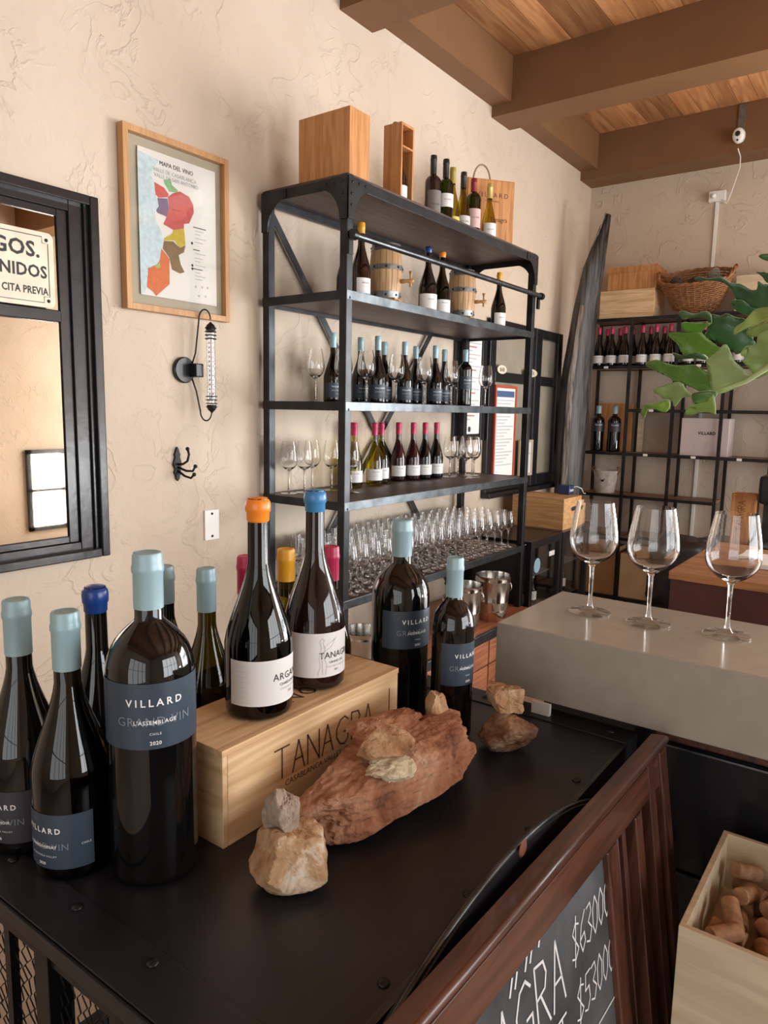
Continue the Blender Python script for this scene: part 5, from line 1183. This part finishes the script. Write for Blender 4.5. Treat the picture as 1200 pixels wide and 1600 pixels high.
oc = thing('padded_chair', 'glossy black padded chair back showing behind the maroon chest', 'chair', (q.x, 3.95, 0), R_(20))
zt_ = q.z
bm = bmesh.new(); bmesh.ops.create_icosphere(bm, subdivisions=4, radius=1.)
for vv in bm.verts:
    c_ = vv.co.copy(); s_ = 1 + .08 * noise.noise(c_ * 2.3) + .05 * noise.noise(c_ * 6)
    vv.co = Vector((math.copysign(abs(c_.x) ** .6, c_.x) * .17 * s_, math.copysign(abs(c_.y) ** .8, c_.y) * .07 * s_, math.copysign(abs(c_.z) ** .6, c_.z) * .23 * s_))
me = bpy.data.meshes.new('backrest'); bm.to_mesh(me); bm.free(); me.shade_smooth()
part('backrest', me, mat('black_vinyl', (.008, .008, .009), .25, bump=.3, bscale=12), oc, (0, .05, zt_ - .235))
bx('seat', (-.20, -.42, .42), (.20, .02, .50), MATS['black_vinyl'], oc, .02); bx('back_bar', (-.03, .03, .44), (.03, .06, zt_ - .40), M_BLACKP, oc)
part('column', MB().lathe([(.03, .06), (.03, .42)], 14).mesh('column', True), M_ZINC, oc, (0, -.2, 0))
for k in range(5):
    a_ = 2 * PI * k / 5; part('foot', MB().tube([(0, -.2, .08), (.26 * math.cos(a_), -.2 + .26 * math.sin(a_), .03)], [.025, .015], 8).mesh('foot', True), M_BLACKP, oc)
    part('castor', MB().lathe([(.022, -.012), (.025, 0), (.022, .012)], 12).mesh('castor', True), M_BLACKP, oc, (.26 * math.cos(a_), -.2 + .26 * math.sin(a_), .026), (PI / 2, 0, a_))

# ------------------------------------------------------------------ security camera, socket box and conduit on the back wall
q = PY(1153, 212, 5.40)
sc_ = thing('security_camera', 'small white security camera on a metal bracket under the last ceiling beam', 'camera', (q.x, 5.484, 0))
bx('bracket', (-.022, -.010, q.z - .02), (.022, .0, 3.54), M_ZINC, sc_, .001)
part('housing', MB().lathe([(0, 0), (.026, 0), (.034, .008), (.036, .03), (.034, .07), (.02, .085), (0, .088)], 24, cap=False, oval=1.35).mesh('housing', True), M_WHITE, sc_, (0, -.09, q.z), (-PI / 2 + .25, 0, 0))
part('lens', MB().lathe([(.016, 0), (.016, .006), (.012, .008), (0, .006)], 18, cap=False).mesh('lens', True), M_BLACKP, sc_, (0, -.0905, q.z + .012), (PI / 2 + .25, 0, 0)); part('sensor', MB().lathe([(.007, 0), (.006, .004), (0, .004)], 12).mesh('sensor'), M_BLACKP, sc_, (0, -.0905, q.z - .028), (PI / 2 + .25, 0, 0))
part('arm', MB().tube([(0, -.02, q.z), (0, -.005, q.z + .01)], .008, 8).mesh('arm', True), M_ZINC, sc_)
qa = PY(1122, 308, YB)
cpts = [PY(px, py, yy_) - Vector((q.x, 5.484, 0)) for (px, py, yy_) in ((1153, 232, 5.42), (1157, 245, 5.5), (1156, 262, 5.6), (1148, 285, 5.66), (1143, 300, 5.68), (1138, 312, 5.69), (1136, 318, 5.69), (1128, 312, 5.68))]
part('power_cable', MB().tube(cpts, .0035, 6).mesh('power_cable', True), M_WHITE, sc_)
ob_ = thing('socket_box', 'white surface socket box with a conduit running down the back wall', 'socket', (qa.x, YB, qa.z))
bx('box', (-.055, -.040, -.035), (.055, -.0005, .035), M_WHITE, ob_, .004); part('plug', MB().lathe([(.016, 0), (.018, .012), (.010, .03)], 16).mesh('plug', True), M_WHITE, ob_, (-.02, -.040, 0), (PI / 2, 0, 0))
bx('conduit', (-.010, -.014, -qa.z + .6), (.010, -.0005, -.036), M_WHITE, ob_)

# ------------------------------------------------------------------ potted philodendron whose big leaf reaches into view
pp = thing('potted_plant', 'large lobed green philodendron leaf reaching over the bar glasses', 'plant', (2.62, 1.80, 0))
DY = 1.72
LEAFM = {}
def leafmat(c):
    k = 'leaf_%02d_%02d_%02d' % tuple(int(v * 100) for v in c)
    return mat(k, c, .34, 0, .5, var=.25, vscale=14)
M_MARGIN = mat('leaf_margin', (.33, .42, .22), .4)
def leaf_piece(pts, c, depth, curl=.012, seed=0, tilt=-.4):
    pts = [(990 + x * .175, 390 + y * .175) for x, y in pts]
    q3 = [PY(x, y, DY + depth) for x, y in pts]
    cx = sum(p.x for p in q3) / len(q3); cz_ = sum(p.z for p in q3) / len(q3)
    def dsp(p):
        n_ = noise.noise(Vector((p.x * 14 + seed, p.z * 14, seed))) * curl + noise.noise(Vector((p.x * 40 + seed, p.z * 40, seed))) * curl * .35
        return Vector((p.x, p.y + n_ + tilt * (p.z - cz_) + .25 * tilt * (p.x - cx), p.z)) - Vector((2.62, 1.80, 0))
    dense = []
    for k in range(len(q3)):                       # soft corners along the outline
        p0, p1, p2, p3 = (q3[(k + m_) % len(q3)] for m_ in (-1, 0, 1, 2))
        for t in (0., .25, .5, .75):
            dense.append(.5 * (2 * p1 + (p2 - p0) * t + (2 * p0 - 5 * p1 + 4 * p2 - p3) * t * t + (3 * p1 - p0 - 3 * p2 + p3) * t * t * t))
    bm = bmesh.new(); vs = [bm.verts.new(p) for p in dense]; fc = bm.faces.new(vs)
    bmesh.ops.triangulate(bm, faces=[fc])
    for it in range(3): bmesh.ops.subdivide_edges(bm, edges=[e for e in bm.edges if e.calc_length() > .010], cuts=1, use_grid_fill=False); bmesh.ops.triangulate(bm, faces=list(bm.faces))
    for vv in bm.verts: vv.co = dsp(vv.co)
    me = bpy.data.meshes.new('leaf_lobe'); bm.to_mesh(me); bm.free(); me.shade_smooth()
    o = part('leaf_lobe', me, leafmat(c), pp); md = o.modifiers.new('Solidify', 'SOLIDIFY'); md.thickness = .0012
    part('leaf_margin', MB().tube([dsp(p) for p in dense], .0008, 5, True).mesh('leaf_margin', True), M_MARGIN, o)
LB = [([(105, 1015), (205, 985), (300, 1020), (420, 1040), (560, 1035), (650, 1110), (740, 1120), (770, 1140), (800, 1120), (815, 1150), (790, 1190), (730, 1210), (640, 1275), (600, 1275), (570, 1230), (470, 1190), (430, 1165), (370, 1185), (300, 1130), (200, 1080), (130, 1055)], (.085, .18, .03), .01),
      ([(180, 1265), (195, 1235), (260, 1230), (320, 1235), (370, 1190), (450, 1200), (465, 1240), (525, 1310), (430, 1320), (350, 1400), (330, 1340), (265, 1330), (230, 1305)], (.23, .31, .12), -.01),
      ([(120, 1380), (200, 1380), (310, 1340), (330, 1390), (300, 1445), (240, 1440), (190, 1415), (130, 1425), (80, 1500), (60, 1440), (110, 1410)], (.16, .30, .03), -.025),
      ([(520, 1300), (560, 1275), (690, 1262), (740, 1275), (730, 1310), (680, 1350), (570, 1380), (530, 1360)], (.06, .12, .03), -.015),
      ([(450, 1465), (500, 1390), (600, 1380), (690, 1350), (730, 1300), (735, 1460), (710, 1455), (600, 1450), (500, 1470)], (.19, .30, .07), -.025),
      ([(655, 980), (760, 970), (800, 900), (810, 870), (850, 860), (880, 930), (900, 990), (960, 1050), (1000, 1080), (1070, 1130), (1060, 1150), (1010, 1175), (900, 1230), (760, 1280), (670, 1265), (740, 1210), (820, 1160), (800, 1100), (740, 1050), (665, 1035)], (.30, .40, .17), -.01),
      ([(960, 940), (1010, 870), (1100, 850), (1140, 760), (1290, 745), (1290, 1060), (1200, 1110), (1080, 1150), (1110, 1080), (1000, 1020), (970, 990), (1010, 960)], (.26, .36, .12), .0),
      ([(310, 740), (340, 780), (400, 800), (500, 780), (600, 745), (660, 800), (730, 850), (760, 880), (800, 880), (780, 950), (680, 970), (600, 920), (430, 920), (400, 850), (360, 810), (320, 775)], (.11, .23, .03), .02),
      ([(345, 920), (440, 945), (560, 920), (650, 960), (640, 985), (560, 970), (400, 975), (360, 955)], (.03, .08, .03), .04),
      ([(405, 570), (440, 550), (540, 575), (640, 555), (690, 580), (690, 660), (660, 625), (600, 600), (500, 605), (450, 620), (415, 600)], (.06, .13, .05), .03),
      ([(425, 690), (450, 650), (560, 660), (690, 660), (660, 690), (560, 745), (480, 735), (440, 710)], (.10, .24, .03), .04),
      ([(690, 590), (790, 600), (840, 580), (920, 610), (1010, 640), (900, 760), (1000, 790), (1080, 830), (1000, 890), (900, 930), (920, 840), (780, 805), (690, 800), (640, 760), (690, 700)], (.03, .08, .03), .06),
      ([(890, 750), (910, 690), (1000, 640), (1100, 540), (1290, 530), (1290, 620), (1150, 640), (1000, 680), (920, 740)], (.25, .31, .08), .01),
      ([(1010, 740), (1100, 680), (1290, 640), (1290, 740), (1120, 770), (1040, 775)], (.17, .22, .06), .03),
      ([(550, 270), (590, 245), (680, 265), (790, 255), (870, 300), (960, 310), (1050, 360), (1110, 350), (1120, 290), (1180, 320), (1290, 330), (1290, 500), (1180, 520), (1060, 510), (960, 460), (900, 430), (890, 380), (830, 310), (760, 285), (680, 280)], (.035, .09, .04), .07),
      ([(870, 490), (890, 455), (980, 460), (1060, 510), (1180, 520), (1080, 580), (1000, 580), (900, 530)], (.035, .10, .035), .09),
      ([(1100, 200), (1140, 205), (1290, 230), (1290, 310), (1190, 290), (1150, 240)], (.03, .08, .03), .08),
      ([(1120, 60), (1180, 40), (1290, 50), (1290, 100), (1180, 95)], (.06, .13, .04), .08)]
for k, (pts, c, dp) in enumerate(LB): leaf_piece(pts, c, dp, seed=k + 1)  # lobe greens carry the lit and shaded tones of the leaf
O_ = Vector((2.62, 1.80, 0))
part('midrib', MB().tube([PY(x, y, DY - .014) - O_ for x, y in ((1118, 612), (1135, 606), (1165, 596), (1190, 580), (1230, 556), (1300, 520))], [.0025, .004, .005, .006, .007, .008], 8).mesh('midrib', True), M_STEMG, pp)
e0 = PY(1300, 520, DY - .014) - O_
part('leaf_stalk', MB().tube([e0, (e0.x + .08, .02, e0.z - .02), (.05, .03, 1.45), (.02, .02, 1.30)], [.008, .009, .010, .011], 8).mesh('leaf_stalk', True), M_STEMG, pp)
part('trunk', MB().tube([(0, 0, .62), (.01, .01, .95), (.02, .02, 1.32)], [.03, .026, .018], 10).mesh('trunk', True), M_CANOEG, pp)
part('pot', MB().lathe([(0, 0), (.15, 0), (.155, .01), (.20, .60), (.215, .60), (.215, .66), (.19, .66), (.185, .60), (0, .60)], 32, cap=False).mesh('pot', True, angle=.7), mat('terracotta', (.35, .13, .07), .7), pp)

# ------------------------------------------------------------------ put every top-level empty at the foot of its parts
bpy.context.view_layer.update()
for o in [o for o in SC.objects if o.type == 'EMPTY' and o.parent is None and o.location.length < 1e-6]:
    pts = [c.matrix_world @ Vector(k) for c in o.children if c.type == 'MESH' for k in c.bound_box]
    lo = [min(p[i] for p in pts) for i in range(3)]; hi = [max(p[i] for p in pts) for i in range(3)]
    d_ = Vector(((lo[0] + hi[0]) / 2, (lo[1] + hi[1]) / 2, lo[2]))
    o.location = d_
    for c in o.children: c.location = c.location - d_
